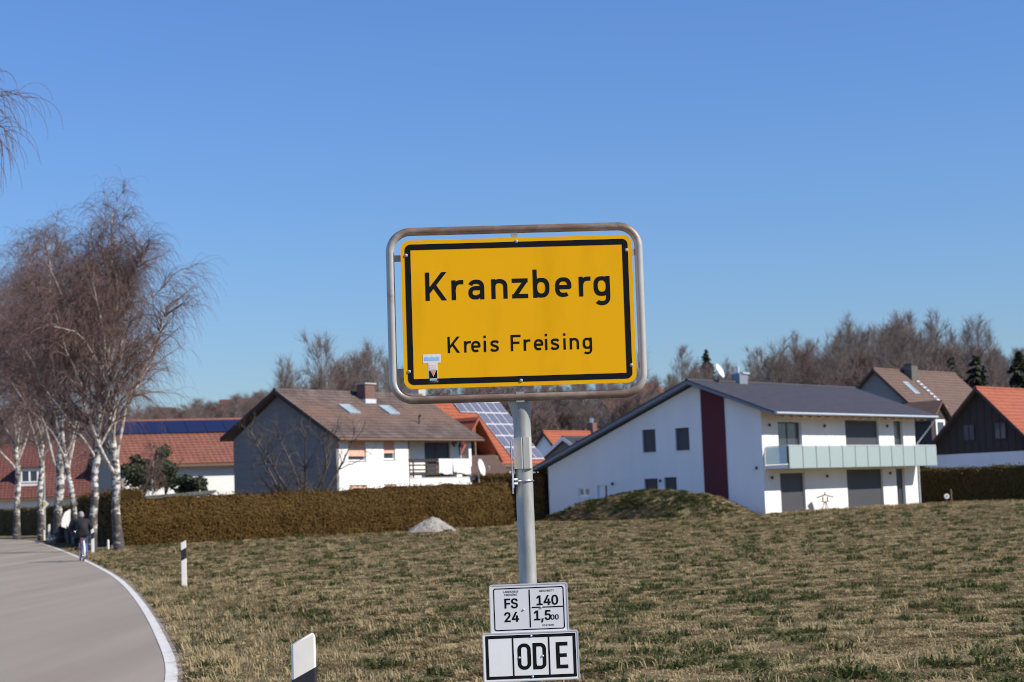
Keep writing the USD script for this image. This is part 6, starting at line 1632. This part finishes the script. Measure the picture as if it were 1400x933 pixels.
x, y = x[keep], y[keep]; z = land(x, y)
p3 = np.stack([x, y, 0 * x], -1); g1 = meshkit.fbm(p3 * [.33, .22, 1], 4, 21); g2 = meshkit.fbm(p3 * [1.1, .8, 1], 3, 22); u = rng.uniform(0, 1, len(x)); verge = smooth(5.0, 1.0, off_road(x, y)) * smooth(60, 35, y)
g3 = meshkit.fbm(p3 * [4.3, 3.4, 1], 2, 23); green = np.clip((g3 - .57) * 5, 0, 1) * .30 + .045 + .06 * np.clip((g2 - .5) * 4, 0, 1)
tt = (SW_B - SW_A) / np.linalg.norm(SW_B - SW_A); sd = (x - SW_A[0]) * tt[1] - (y - SW_A[1]) * tt[0]; fade = smooth(75, 50, y)
pale = smooth(.2, -.6, sd) * fade * .30 + .35 * smooth(.52, .62, g1) - .35 * np.exp(-((sd - .7) / .7) ** 2) * fade
idx = np.where(u < green * .40, 3, np.where(u < green * 1.3, 2, np.where(u < green * 1.3 + (1 - green * 1.3) * np.clip(.45 - pale * 1.3 + .5 * (g2 - .5), .04, .95), np.where(rng.uniform(0, 1, len(x)) < .5, 1, 6), np.where(rng.uniform(0, 1, len(x)) < .5, 0, 5))))
idx = np.where((rng.uniform(0, 1, len(x)) < .02 + .10 * verge), 4, idx)
sc = rng.uniform(.7, 1.3, len(x)) * (1 + .5 * smooth(25, 95, y)) * np.where(idx == 3, rng.uniform(.7, 1.5, len(x)), 1)
scatter('grass', 'short dry straw coloured meadow grass with green tufts', kinds_g, np.stack([x, y, z], 1), idx, sc)
# grass on the mound
pts, fi = trimesh.sample.sample_surface(md_mesh, 4200, seed=4); a_ = math.radians(147)
ok = (md_mesh.face_normals[fi][:, 2] > .3) & (pts[:, 2] > -.05); pts = pts[ok]
idx = np.where(meshkit.fbm(pts * .8, 3, 31) + rng.normal(0, .05, len(pts)) > .51, np.where(rng.uniform(0, 1, len(pts)) < .45, 3, 2), np.where(rng.uniform(0, 1, len(pts)) < .5, 0, 1))
scatter('mound_grass', 'rough green and straw grass growing on the earth mound', [k[:1] + k[1:] for k in kinds_g[:4]], np.stack([p0[0] + pts[:, 0] * math.cos(a_) - pts[:, 1] * math.sin(a_), p0[1] + pts[:, 0] * math.sin(a_) + pts[:, 1] * math.cos(a_), .20 + pts[:, 2]], 1), idx, rng.uniform(1.0, 1.9, len(pts)))
# taller dead stalks along the foot of the white house and the right hedge
qx = rng.uniform(0, 1, 420); q0, q1 = wh.wp(.5, -2.2), at(1400, 688, 110); px_ = q0[0] + (q1[0] - q0[0]) * qx + rng.normal(0, .5, 420); py_ = q0[1] + (np.clip(qx * 1.0, 0, 1)) * (q1[1] - q0[1]) + rng.normal(0, .6, 420)
line_y = np.where(px_ < wh.wp(16, -3)[0], np.interp(px_, [wh.wp(0, -2.4)[0], wh.wp(16, -2.4)[0]], [wh.wp(0, -2.4)[1], wh.wp(16, -2.4)[1]]), wh.wp(16, -2.4)[1] - .25 * (px_ - wh.wp(16, -3)[0])) + rng.normal(0, .5, 420)
scatter('dead_stalks', 'pale dead stalks along the foot of the white house', [(8, 16, .16, .08, .24, .6, W['straw'], .010), (9, 14, .16, .06, .2, .7, W['tan'], .010)], np.stack([px_, line_y, land(px_, line_y)], 1), rng.integers(0, 2, 420), rng.uniform(.7, 1.4, 420))
